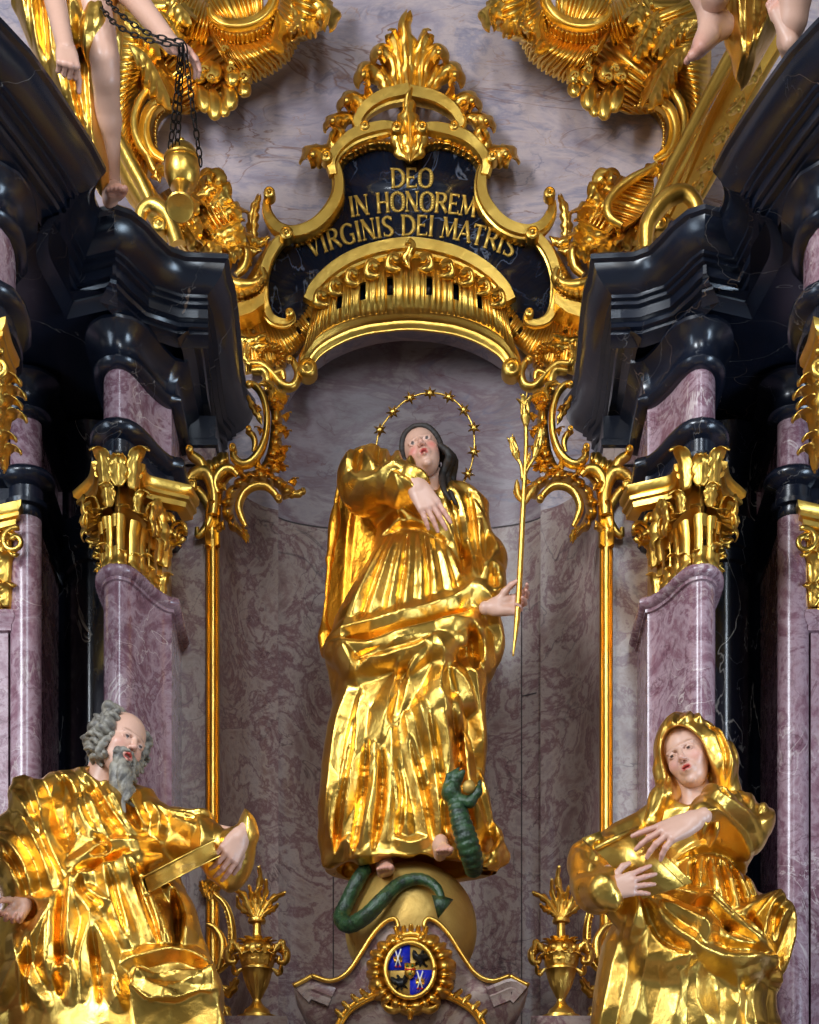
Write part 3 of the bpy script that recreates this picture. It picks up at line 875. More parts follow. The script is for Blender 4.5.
def small_capital(cx, cy, w, t, M, seed=0):
    Z = np.array([0, 0, 1.])
    m = MB(); sweep_plan(m, [(cx - w * .8, cy + .25), (cx - w * .8, cy + .06), (cx + w * .75, cy + .06), (cx + w * .75, cy + .25)], [(0, 5.86), (0.0, 6.25), (-.1, 6.25)]); cap = M(m).build('capital', GOLD, t); t = cap
    m = MB(); pth = [(cx - w, cy + .25), (cx - w, cy - .0), (cx - w * .4, cy + .035), (cx + w * .4, cy + .035), (cx + w, cy), (cx + w * .95, cy + .12), (cx + w, cy + .25)]
    sweep_plan(m, pth, [(-.05, 6.235), (0, 6.24), (.004, 6.262), (.018, 6.27), (.02, 6.285), (.012, 6.29), (.03, 6.305), (.034, 6.33), (.02, 6.335), (-.05, 6.335)])
    M(m).build('abacus', GOLD, t, angle=45)
    m = MB()
    dirs = [((-.5, -.8, 0), -.85), ((0, -1, 0), -.3), ((0, -1, 0), .35), ((.5, -.8, 0), .85), ((1, 0, 0), 1.0), ((1, 0, 0), 1.0)]
    for z0, L, ww in ((5.87, .15, .05), (5.98, .2, .06), (6.08, .19, .065)):
        for i, (o, fx) in enumerate(dirs):
            o = np.array(o); o = o / np.linalg.norm(o); sd = np.array([-o[1], o[0], 0])
            yy = cy + .05 + (.1 if i == 4 else .2 if i == 5 else 0)
            leaf3(m, np.array([cx + fx * w * .78, yy, z0]), o, Z, sd, L, ww, curl=.85, lobes=4)
    M(m).build('acanthus_leaves', GOLD, t)
    for fx in (-1, 1):
        m = MB(); c = np.array([cx + fx * w * .98, cy - .01, 6.15])
        tube(m, [c + np.array([fx * .0, -.01, 0]) + np.array([math.cos(a) * r, 0, math.sin(a) * r]) for a, r in zip(np.linspace(1.2, 9, 22), np.linspace(.065, .012, 22))], .014, 6, n=-1)
        M(m).build('corner_scroll', GOLD, t)

def outer(mirror):
    M = (lambda m: m.mirrored()) if mirror else (lambda m: m)
    sx = 1 if mirror else -1; sd = 'right' if mirror else 'left'
    # near pier at the picture edge: y -1.9
    t = thing('marble_pier', (sx * 1.85, -1.7, 2.6), 'near gold-capped marble pier at the %s edge under the cornice' % sd, 'pier')
    nx = -1.665
    pth = segpath([[(-2.2, -1.95), (-1.75, -1.95), (nx - .01, -1.93), (nx + .03, -1.86), (nx + .03, -1.7), (nx - .02, -1.55), (nx - .2, -1.5)]], 14)
    pier(pth, t, M, z0=2.6, inset=.13)
    small_capital(nx - .10, -1.98, .12, t, M)
    # farther pier and its slim column
    t = thing('marble_pier', (sx * 2.05, -.4, 2.6), 'far marble pier with small gold capital at the %s edge' % sd, 'pier')
    pth = [(-2.5, -.46), (-1.915, -.46), (-1.915, .3)]
    pier(pth, t, M)
    small_capital(-2.0, -.53, .135, t, M)
    t = thing('marble_column', (sx * 1.83, -.4, 2.6), 'slim grey-pink marble column beside the black wall at %s' % sd, 'column')
    a = np.linspace(PI * 1.25, -PI * .25, 22)
    pth = [(-1.835 + .075 * math.cos(q), -.43 - .075 * math.sin(q)) for q in a]
    pth = [(-1.87, .2)] + pth + [(-1.79, .2)]
    pier(pth, t, M, capital_=False)
outer(False); outer(True)

# ---- black marble wall between outer column and pilaster (curved)
for mirror, sd in ((False, 'left'), (True, 'right')):
    pth = segpath([[(-2.6, .25), (-1.85, .25)], [(-1.85, .25), (-1.80, .24), (-1.745, .19), (-1.71, .10), (-1.66, .015), (-1.60, -.02), (-1.53, .0), (-1.40, .06)]], 16)
    m = sweep_plan(MB(), pth, [(0, 2.6), (0, 6.30), (.02, 6.31), (.02, 6.37), (.035, 6.38), (.035, 6.44), (.06, 6.47), (.075, 6.5), (.05, 6.52), (0, 6.53), (0, 6.78), (.03, 6.88), (.09, 6.94), (.1, 6.96), (-.05, 6.96)])
    if mirror: m = m.mirrored()
    o = m.build('wall_%s' % sd, BLACKV, angle=50, origin=((1.7 if mirror else -1.7), .25, 2.6)); tag(o, kind='structure')

# ---- back wall with arched niche (front face y=.3)
YW = .30
hw, zs_, zt_ = .675, 7.15, 7.66
def archz(x): return zs_ + (zt_ - zs_) * math.sqrt(max(0, 1 - (x / hw) ** 2)) if abs(x) < hw else zs_
Zj = P(0, 515, -.35)[2]
m = MB(); m2 = MB()
# plan of wall left of niche: pilaster -> flat -> rounded bead -> niche edge
side = segpath([[(-1.18, -.15), (-.94, -.15)], [(-.94, -.15), (-.93, -.06), (-.89, .06), (-.82, .18), (-.75, .26), (-.675, YW)]], 18)
for mir in (False, True):
    q = sweep_plan(MB(), side, [(0, 2.6), (0, Zj)], cap=False)
    m.join(q.mirrored() if mir else q)
m3 = MB()
for mir in (False, True):
    pq = [(-1.18, -.15), (-.955, -.15), (-.955, .32)]
    q = sweep_plan(MB(), pq, [(0, Zj - .01), (0, 6.80)]); m.join(q.mirrored() if mir else q)
    q = sweep_plan(MB(), pq, [(0, 6.80), (.012, 6.81), (.012, 6.84), (0, 6.85), (0, 6.96)]); m3.join(q.mirrored() if mir else q)
tag(m3.build('trim_3', BLACK, origin=(0, 0, 6.8), angle=40), kind='structure')
m.build('wall_back_side_strips', NICHE, origin=(0, YW, 2.6), angle=40).name = 'trim_1'
tag(bpy.data.objects['trim_1'], kind='structure')
xs = np.linspace(-hw, hw, 61)
F = []; V = []
for x in xs: V += [(x, YW, archz(x)), (x, YW, 10.2)]
m2.add(V, [(2 * i, 2 * i + 1, 2 * i + 3, 2 * i + 2) for i in range(60)])
for sg in (-1, 1):
    m2.add([(sg * hw, YW, Zj), (sg * 3.2, YW, Zj), (sg * 3.2, YW, 10.2), (sg * hw, YW, 10.2)], [(0, 1, 2, 3)])
# reveal of the arch
V = []
for x in xs: V += [(x, YW, archz(x)), (x, YW + .12, archz(x))]
m2.add(V, [(2 * i, 2 * i + 1, 2 * i + 3, 2 * i + 2) for i in range(60)])
m2.build('wall_back', UPPER, origin=(0, YW, Zj), smooth=False); tag(bpy.data.objects['wall_back'], kind='structure')
# niche back, slightly hollow; lower slabs and upper slabs are different stone
def ny(x): return YW + .03 + .20 * math.sqrt(max(0, 1 - (x / .70) ** 2))
for nm, za, zb, mt in (('niche_low', 2.6, Zj, NICHE), ('niche_high', Zj, 7.8, NUP)):
    m = MB(); X = np.linspace(-.69, .69, 49)
    V = np.array([[(x, ny(x), z) for z in (za, zb - .004)] for x in X])
    m.add(V, grid_faces(49, 2))
    o = m.build('x', mt, origin=(0, YW, za)); o.name = 'wall_niche_lower' if za < 3 else 'wall_niche_upper'; tag(o, kind='structure')
# open joints between the slabs, as thin dark recessed strips
JNT = simple('joint_mortar', (58, 48, 48), .8)
m = MB()
for x in (-.40, .585):
    m.add([(x - .003, ny(x) - .003, 2.6), (x + .003, ny(x) - .003, 2.6), (x + .003, ny(x) - .003, Zj), (x - .003, ny(x) - .003, Zj)], [(0, 1, 2, 3)])
X = np.linspace(-.68, .68, 49); V = np.array([[(x, ny(x) - .003, z) for z in (Zj - .004, Zj + .003)] for x in X]); m.add(V, grid_faces(49, 2))
for sg in (-1, 1): m.add([(sg * .955, -.153, Zj - .004), (sg * 1.1, -.153, Zj - .004), (sg * 1.1, -.153, Zj + .003), (sg * .955, -.153, Zj + .003)], [(0, 1, 2, 3)])
zq = P(0, 690, -.35)[2]
m.add([(.585, ny(.585) - .003, zq), (.66, ny(.66) - .003, zq), (.66, ny(.66) - .003, zq + .006), (.585, ny(.585) - .003, zq + .006)], [(0, 1, 2, 3)])
o = m.build('trim_2', JNT, origin=(0, YW, 2.6)); tag(o, kind='structure')

# ---- floor of the church and the base that carries the altar
STONE, _n, _b, _c = marble('floor_stone', [(.3, (84, 88, 94)), (.6, (108, 111, 116)), (.8, (94, 96, 102))], scale=.8, rough=.45)
m = MB(); m.add([(-12, -20, 0), (12, -20, 0), (12, .34, 0), (-12, .34, 0)], [(0, 1, 2, 3)])
tag(m.build('floor', STONE, smooth=False), kind='structure')
m = MB(); box(m, (0, -.95, 1.3), (5.4, 2.6, 2.6)); tag(m.build('altar_base', NICHE, origin=(0, -.95, 0), smooth=False), 'massive mauve marble base block under the whole altar', 'altar base')
# ================================================================== gilded ornament of the frame
def mp(pts): return [(819 - q[0],) + tuple(q[1:]) for q in pts]
flat = flat_ = [(-1, 0), (-1, .9), (-.8, 1.15), (.55, 1.15), (.75, .8), (1, .7), (1, 0)]
class Orn:
    """adds carved pieces (each its own part) to a thing; lr: '' once, 'LR' both sides"""
    def __init__(s, t, mat=GOLD): s.t = t; s.mat = mat; s.dd = 0.0
    def _do(s, name, fn, lr, **k):
        outs = []
        for side in (('L', 'R') if lr == 'LR' else (lr or 'L')):
            m = MB(); fn(m, (mp if side == 'R' else (lambda p: list(p))), side)
            outs.append(m.build(name, s.mat, s.t, angle=k.get('angle', 60)))
        return outs
    def strip(s, pts, w, d, prof='mold', depth=1.0, lr='LR', name='scroll', knobs=(), **k):
        d = d + s.dd; knobs = [tuple(kb[:3]) + ((kb[3] + s.dd,) + tuple(kb[4:]) if len(kb) > 3 else ()) for kb in knobs]
        wm = 1.22 if prof is flat_ else 1.18 if prof == 'half' else 1.0
        w = [q * wm for q in w] if hasattr(w, '__len__') else w * wm
        def fn(m, f, side):
            strip(m, f(pts), w, d, prof, depth, **k)
            for kb in knobs:
                q = f([(kb[0], kb[1])])[0]
                knob(m, q[0], q[1], kb[2], kb[3] if len(kb) > 3 else d, kb[4] if len(kb) > 4 else .05)
        return s._do(name, fn, lr, angle=38 if prof is flat_ else 60)
    def leaf(s, pts, w, d, lr='LR', name='acanthus_leaf', **k):
        return s._do(name, lambda m, f, side: leaf(m, f(pts), w * 1.25, d + s.dd, **k), lr)
    def leaves(s, items, d, lr='LR', **k):
        for it in items: s.leaf(it[0], it[1], d, lr, **dict(k, **(it[2] if len(it) > 2 else {})))
    def band(s, A, B, lr='LR', name='shell', **k):
        return s._do(name, lambda m, f, side: fband(m, f(A), f(B), **dict(k, d=k.get('d', 0) + s.dd)), lr, angle=70)
    def beads(s, pts, r, d, n, lr='LR'):
        return s._do('bead_row', lambda m, f, side: beads(m, f(pts), r, d + s.dd, n), lr)

DW = -.30      # wall face
# ---------------------------------------------------------------- inscription cartouche
cart = thing('inscription_cartouche', tuple(P(409.5, 330, -.25)), 'dark blue marble inscription panel in a gilded rocaille frame above the niche arch', 'cartouche')
O = Orn(cart)
pan = [(266, 318), (262, 290), (268, 262), (285, 246), (312, 236), (330, 220), (340, 196), (338, 176), (348, 160), (372, 150), (395, 152), (409.5, 162)]
pan = [tuple(q) for q in catmull(pan, 40)]
low = [(290, 330), (330, 330)]
outline = pan + [(819 - q[0], q[1]) for q in reversed(pan[:-1])] + [(529, 330), (409.5, 300), (290, 330)]
m = plate(MB(), outline, -.2, .09); m.build('panel', PANEL, cart, smooth=False)

# lettering: capitals drawn with broad and thin strokes
GL = {
 'D': ([((.16, 0), (.16, 1), .17), ], [((.16, 1), (.5, .97), (.78, .72), (.78, .28), (.5, .03), (.16, 0))]),
}
def glyph(ch):
    T, t = .19, .08
    st = {
     'D': [((.14, 0), (.14, 1), T), ((.14, .96), (.5, .93), (.74, .72), (.78, .5), (.74, .28), (.5, .07), (.14, .04), 'r')],
     'E': [((.14, 0), (.14, 1), T), ((.1, .96), (.62, .96), t), ((.1, .52), (.5, .52), t), ((.1, .04), (.66, .04), t), ((.62, .99), (.62, .84), t), ((.66, .01), (.66, .18), t), ((.5, .6), (.5, .44), t * .8)],
     'O': [((.45, .98), (.16, .84), (.08, .5), (.16, .16), (.45, .02), (.74, .16), (.82, .5), (.74, .84), (.45, .98), 'r')],
     'I': [((.14, 0), (.14, 1), T)],
     'N': [((.1, 0), (.1, 1), t), ((.1, .97), (.7, .03), T), ((.72, 0), (.72, 1), t)],
     'H': [((.12, 0), (.12, 1), T), ((.68, 0), (.68, 1), T), ((.12, .52), (.68, .52), t)],
     'R': [((.14, 0), (.14, 1), T), ((.14, .96), (.5, .94), (.64, .76), (.5, .54), (.14, .5), 'r'), ((.38, .52), (.76, .02), T * .9)],
     'M': [((.08, 0), (.14, 1), t), ((.14, .98), (.45, .1), T), ((.45, .1), (.78, 1), t), ((.8, 1), (.86, 0), T)],
     'V': [((.04, 1), (.4, .02), T), ((.4, .02), (.74, 1), t)],
     'G': [((.78, .84), (.48, .98), (.18, .84), (.08, .5), (.18, .16), (.48, .02), (.76, .14), 'r'), ((.74, .44), (.74, .04), T * .85), ((.55, .44), (.82, .44), t)],
     'S': [((.58, .86), (.36, .97), (.12, .84), (.16, .62), (.46, .42), (.58, .22), (.4, .04), (.1, .08), 'r'), ((.58, .96), (.58, .78), t), ((.1, .22), (.1, .02), t)],
     'A': [((.4, 1), (.06, 0), t), ((.4, 1), (.76, 0), T), ((.18, .36), (.6, .36), t)],
     'T': [((.36, 0), (.36, 1), T), ((.02, .95), (.7, .95), t), ((.03, .98), (.03, .8), t), ((.7, .98), (.7, .8), t)],
    }[ch]
    sf = {'I': [.14], 'N': [.1, .72], 'H': [.12, .68], 'D': [.14], 'E': [], 'R': [.14], 'M': [.06, .87], 'V': [], 'A': [.06, .76], 'T': [.36]}.get(ch, [])
    top = {'I': [.14], 'N': [.1, .72], 'H': [.12, .68], 'M': [.14, .8], 'V': [.04, .74], 'R': [.1], 'D': [.1]}.get(ch, [])
    for x in sf: st.append(((x - .13, .02), (x + .13, .02), .06))
    for x in top: st.append(((x - .12, .98), (x + .12, .98), .06))
    if ch == 'A': pass
    return st
WD = {'D': .9, 'E': .76, 'O': .92, 'I': .34, 'N': .88, 'H': .86, 'R': .82, 'M': .98, 'V': .82, 'G': .9, 'S': .7, 'A': .86, 'T': .76, ' ': .42}
def draw_letter(m, ch, ox, oy, h, ang, d, sx=.9):
    ca, sa = math.cos(ang), math.sin(ang)
    def tr(x, y):   # letter space -> picture px
        X, Y = x * h * sx, y * h
        return (ox + X * ca - Y * sa * 1.0, oy - X * sa - Y * ca)
    k_ = [0]
    for s in glyph(ch):
        k_[0] += 1; dd = d + .0004 * k_[0]
        if s[-1] == 'r':
            c = catmull(np.array(s[:-1]), 22); t = frames(c)
            for i in range(len(c) - 1):
                q = []
                for j in (i, i + 1):
                    wv = (.035 + .075 * abs(t[j][1]) ** 1.4)
                    nx, ny = -t[j][1], t[j][0]
                    q += [(c[j][0] + nx * wv, c[j][1] + ny * wv), (c[j][0] - nx * wv, c[j][1] - ny * wv)]
                plate(m, [tr(*q[0]), tr(*q[1]), tr(*q[3]), tr(*q[2])], dd, .012)
        else:
            (x0, y0), (x1, y1), w = s
            dx, dy = x1 - x0, y1 - y0; L = math.hypot(dx, dy); nx, ny = -dy / L * w / 2, dx / L * w / 2
            plate(m, [tr(x0 + nx, y0 + ny), tr(x1 + nx, y1 + ny), tr(x1 - nx, y1 - ny), tr(x0 - nx, y0 - ny)], dd, .012)
def line_text(txt, x0, x1, ymid, yend, h, cx=412):
    # baseline bows downward towards both ends
    tot = sum(WD[c] for c in txt); sc = (x1 - x0) / (tot * h)
    x = x0; hwid = max(cx - x0, x1 - cx); kk = (yend - ymid) / hwid ** 2
    m = MB()
    for c in txt:
        w = WD[c] * h * sc
        if c != ' ':
            xm = x + w / 2; sl = -2 * kk * (xm - cx); ang = math.atan(sl) * .85
            yb = ymid + kk * (xm - cx) ** 2
            draw_letter(m, c, x - math.cos(ang) * 0 , yb + math.sin(ang) * w / 2, h, ang, -.192, sc)
        x += w
    return m
for txt, a in (('DEO', (391, 433, 187, 187.5, 19.5)), ('IN HONOREM', (351, 475, 211, 217, 20)), ('VIRGINIS DEI MATRIS', (311, 513, 235, 258, 20.5))):
    line_text(txt, *a).build('inscription_line', GOLD_P, cart, smooth=False)

# frame scrolls around the panel (left side traced, mirrored)
O.strip([(329, 162), (337, 176), (338, 196), (330, 214), (315, 229), (295, 236), (278, 231), (268, 216), (267, 202)], [5, 5, 5.5, 6, 6, 6, 5.5, 4.5, 3], -.16, flat, 1.2, knobs=[(327, 163, 6, -.13, .06), (270, 199, 6, -.13, .06)], name='frame_scroll')
O.strip([(288, 236), (276, 248), (268, 262), (263, 280), (263, 296), (266, 310), (272, 321), (284, 325), (292, 321), (291, 314)], [5, 5, 5, 5, 5, 4, 4, 3.5, 3], -.15, flat, 1.0, knobs=[(287, 239, 7, -.12, .06), (290, 316, 4.5, -.13, .04)], name='frame_scroll')
O.strip([(334, 178), (332, 166), (338, 154), (352, 142), (370, 135), (390, 131), (396, 134)], [4, 5, 5, 6, 6, 5.5, 4], -.14, flat, 1.2, knobs=[(397, 135, 6, -.12, .07)], name='frame_scroll')
# notched inner rim
O.band([(345, 180), (341, 172), (346, 160), (358, 152), (375, 146), (392, 148), (409.5, 160)], [(337, 178), (335, 166), (342, 155), (355, 147), (374, 139), (392, 139), (409.5, 148)], nf=16, d=-.17, bulge=.02, amp=.018, scal=0, thick=.04, name='notched_rim')
O.band([(345, 196), (342, 208), (332, 222), (316, 236), (296, 244)], [(338, 196), (334, 208), (324, 220), (308, 232), (292, 238)], nf=16, d=-.18, bulge=.02, amp=.02, scal=0, thick=.04, name='notched_rim')
# crest arch and central leaf
O.strip([(364, 131), (358, 127), (366, 114), (384, 103), (409.5, 97)], [4.5, 5, 6, 6.5, 6.5], -.16, flat, 1.3, knobs=[(365, 131, 5, -.13, .05)], name='crest_arch')
O.leaf([(410, 162), (411, 150), (408, 136), (408, 118), (409, 104)], 13, -.10, lr='L', lobes=5, curl=.05, cup=.5)
O.leaf([(408, 160), (401, 150), (398, 136), (401, 122)], 7, -.10, lobes=3, curl=.04)
O.leaf([(410, 148), (409, 120), (408, 98), (411, 88)], 4, -.08, lr='L', lobes=1, curl=.06)
# palmette of the crest
cp = [([(404, 100), (403, 70), (405, 40), (402, 22), (406, 13)], 8, 4), ]
O.leaf([(409, 96), (408, 64), (407, 40), (405, 24), (407, 13)], 10, -.15, lr='L', lobes=3, curl=.09, cup=.5)
O.leaves([([(404, 97), (402, 70), (398, 48), (393, 34), (392, 31)], 7, dict(lobes=3)),
          ([(398, 96), (396, 70), (392, 56), (383, 47), (378, 51), (379, 57)], 7.5, dict(lobes=3)),
          ([(390, 98), (386, 82), (378, 70), (369, 66), (362, 72), (363, 80)], 8, dict(lobes=4)),
          ([(378, 102), (371, 94), (366, 84)], 4, dict(lobes=1)),
          ([(372, 106), (364, 100), (353, 95), (345, 99), (344, 106)], 7, dict(lobes=3)),
          ([(364, 112), (356, 108), (350, 104)], 3.5, dict(lobes=1)),
          ([(360, 122), (352, 116), (340, 116), (331, 120), (330, 126)], 7, dict(lobes=4)),
          ([(352, 138), (344, 140), (335, 144), (338, 132), (333, 128)], 8, dict(lobes=4)),
          ([(346, 146), (334, 150), (322, 150), (312, 150), (307, 158)], 9, dict(lobes=5))], -.17, curl=.07, cup=.5, tipw=.55, serr=.3)
# scroll eyes at leaf tips
for (x, y, r) in ((380, 53, 3.2), (364, 75, 3.6), (347, 101, 3.4), (333, 121, 3), (313, 155, 3.6)):
    O._do('leaf_curl', lambda m, f, s_, x=x, y=y, r=r: ball(m, P(f([(x, y)])[0][0], y, -.10), r * .0051, 10, 7, (1, 1, 1)), 'LR')
# shell-fluted field below the inscription
top = [(309, 305), (318, 289), (339, 271), (369, 257), (409.5, 250)]
top = top + [(819 - q[0], q[1]) for q in reversed(top[:-1])]
O.strip(top, [5.5, 6, 6.5, 6.5, 6.5, 6.5, 6.5, 6, 5.5], -.15, flat, 1.2, lr='L', name='shell_rim')
A = [(302, 356), (322, 333), (348, 321), (378, 315), (409.5, 313)]; A = A + [(819 - q[0], q[1]) for q in reversed(A[:-1])]
B = [(313, 306), (322, 292), (342, 276), (371, 262), (409.5, 256)]; B = B + [(819 - q[0], q[1]) for q in reversed(B[:-1])]
sl = [(u, .011, .3, .72) for u in (.20, .31, .42, .58, .69, .80)]
O.band(A, B, nf=44, d=-.19, bulge=.06, amp=.010, scal=0, thick=.02, lr='L', slots=sl, per=6, name='fluted_shell')
for (x, y, r) in ((321, 299, 6), (335, 288, 5), (352, 278, 5), (372, 270, 6), (393, 263, 6), (409.5, 258, 6)):
    O.leaf([(x + 8, y + 6), (x + 2, y + 4), (x - 4, y - 1), (x - 1, y - 8), (x + 5, y - 6)] if x < 409 else [(409.5, 268), (407, 258), (411, 246), (409, 240)], r * .8, -.10, lr='LR' if x < 409 else 'L', lobes=2, curl=.03, tipw=.4)
# arch moulding over the niche
A = [(305, 374), (306, 362), (316, 347), (336, 334), (360, 325), (384, 321), (409.5, 319)]; A = A + [(819 - q[0], q[1]) for q in reversed(A[:-1])]
bold = [(-1, 0), (-1, 1.5), (-.7, 1.9), (-.35, 1.95), (-.2, 1.6), (.1, 1.5), (.25, .9), (.65, .85), (.8, .5), (1, .45), (1, 0)]
O.strip([(q[0], q[1] + 3) for q in A], [6, 8, 9, 9, 9, 9, 9, 9, 9, 9, 9, 8, 6], -.24, bold, .75, lr='L', name='arch_moulding', n=100)
for sd in 'LR':
    O._do('scroll_end', lambda m, f, s_: (knob(m, f([(308, 375)])[0][0], 375, 10, -.18, .08)), sd)
# rocaille slab joining arch and panel at both sides
O.band([(245, 372), (268, 366), (292, 352), (309, 336), (330, 322)], [(236, 300), (262, 318), (280, 326), (296, 318), (308, 300)], nf=26, d=-.22, bulge=.03, amp=.012, scal=0, thick=.03, slots=[(.86, .02, .3, .66), (.70, .02, .3, .62), (.16, .03, .55, .7), (.2, .04, .25, .38)], per=7)
O.band([(228, 300), (240, 288), (252, 270), (262, 252), (270, 240)], [(262, 312), (258, 296), (262, 278), (270, 262), (282, 246)], nf=12, d=-.20, bulge=.03, amp=.012, scal=.1, thick=.03, slots=[(.3, .06, .35, .6), (.62, .05, .35, .6)], per=8)
# consoles at the height of the cornice
O._do('console', lambda m, f, s_: (sweep_plan(m, [(-1, .3), (-1, .3)], [(0, 0), (0, .1)]) if False else plate(m, f([(230, 305), (252, 299), (264, 292), (264, 303), (252, 312), (234, 318)]), -.06, .2)), 'LR', angle=30)
O.band([(227, 298), (240, 300), (256, 294), (265, 284)], [(226, 282), (238, 288), (252, 286), (262, 276)], nf=9, d=-.10, bulge=.07, amp=.015, thick=.05, scal=.1, name='scroll_ruff')
O.strip([(229, 262), (226, 274), (232, 284), (244, 288), (256, 286), (264, 279), (262, 270)], [3, 4, 5, 6, 5, 4, 3], -.10, 'half', 1.2)
O.strip([(228, 256), (238, 246), (246, 254), (244, 268), (236, 276)], [4, 5, 5, 4, 3], -.12, 'half', 1.2)
O.leaves([([(262, 246), (254, 240), (252, 226), (254, 208), (258, 196)], 6, dict(lobes=6)), ([(262, 250), (250, 248), (240, 240), (236, 236)], 6),
          ([(250, 250), (246, 258), (240, 266)], 6), ([(270, 236), (262, 240), (254, 238), (249, 232)], 5)], -.18, curl=.05)
# lower openwork beside the arch
O.strip([(250, 365), (262, 366), (272, 374), (284, 387), (294, 386), (298, 374), (293, 362), (288, 359)], [3.5, 4, 4, 4.5, 4, 3.5, 3, 2.5], -.16, 'half', 1.2, knobs=[(290, 361, 3.5, -.15, .03)])
O.band(arc(271, 357, 8, 210, -60, 8), arc(272, 357, 15, 220, -70, 8), nf=14, d=-.18, bulge=.02, amp=.02, thick=.04, scal=.1, name='pearl_crescent')
O.strip([(252, 372), (264, 372), (268, 382), (266, 392)], [3, 4, 4, 2.5], -.15, 'half', 1.2)
O.strip([(274, 374), (282, 372), (284, 380)], [2.5, 3, 2], -.14, 'half')
O.leaves([([(240, 352), (250, 346), (262, 344), (274, 346)], 6, dict(lobes=4)), ([(236, 336), (250, 338), (262, 334)], 7, dict(lobes=4)), ([(252, 366), (246, 356), (248, 346)], 5)], -.18, curl=.03)

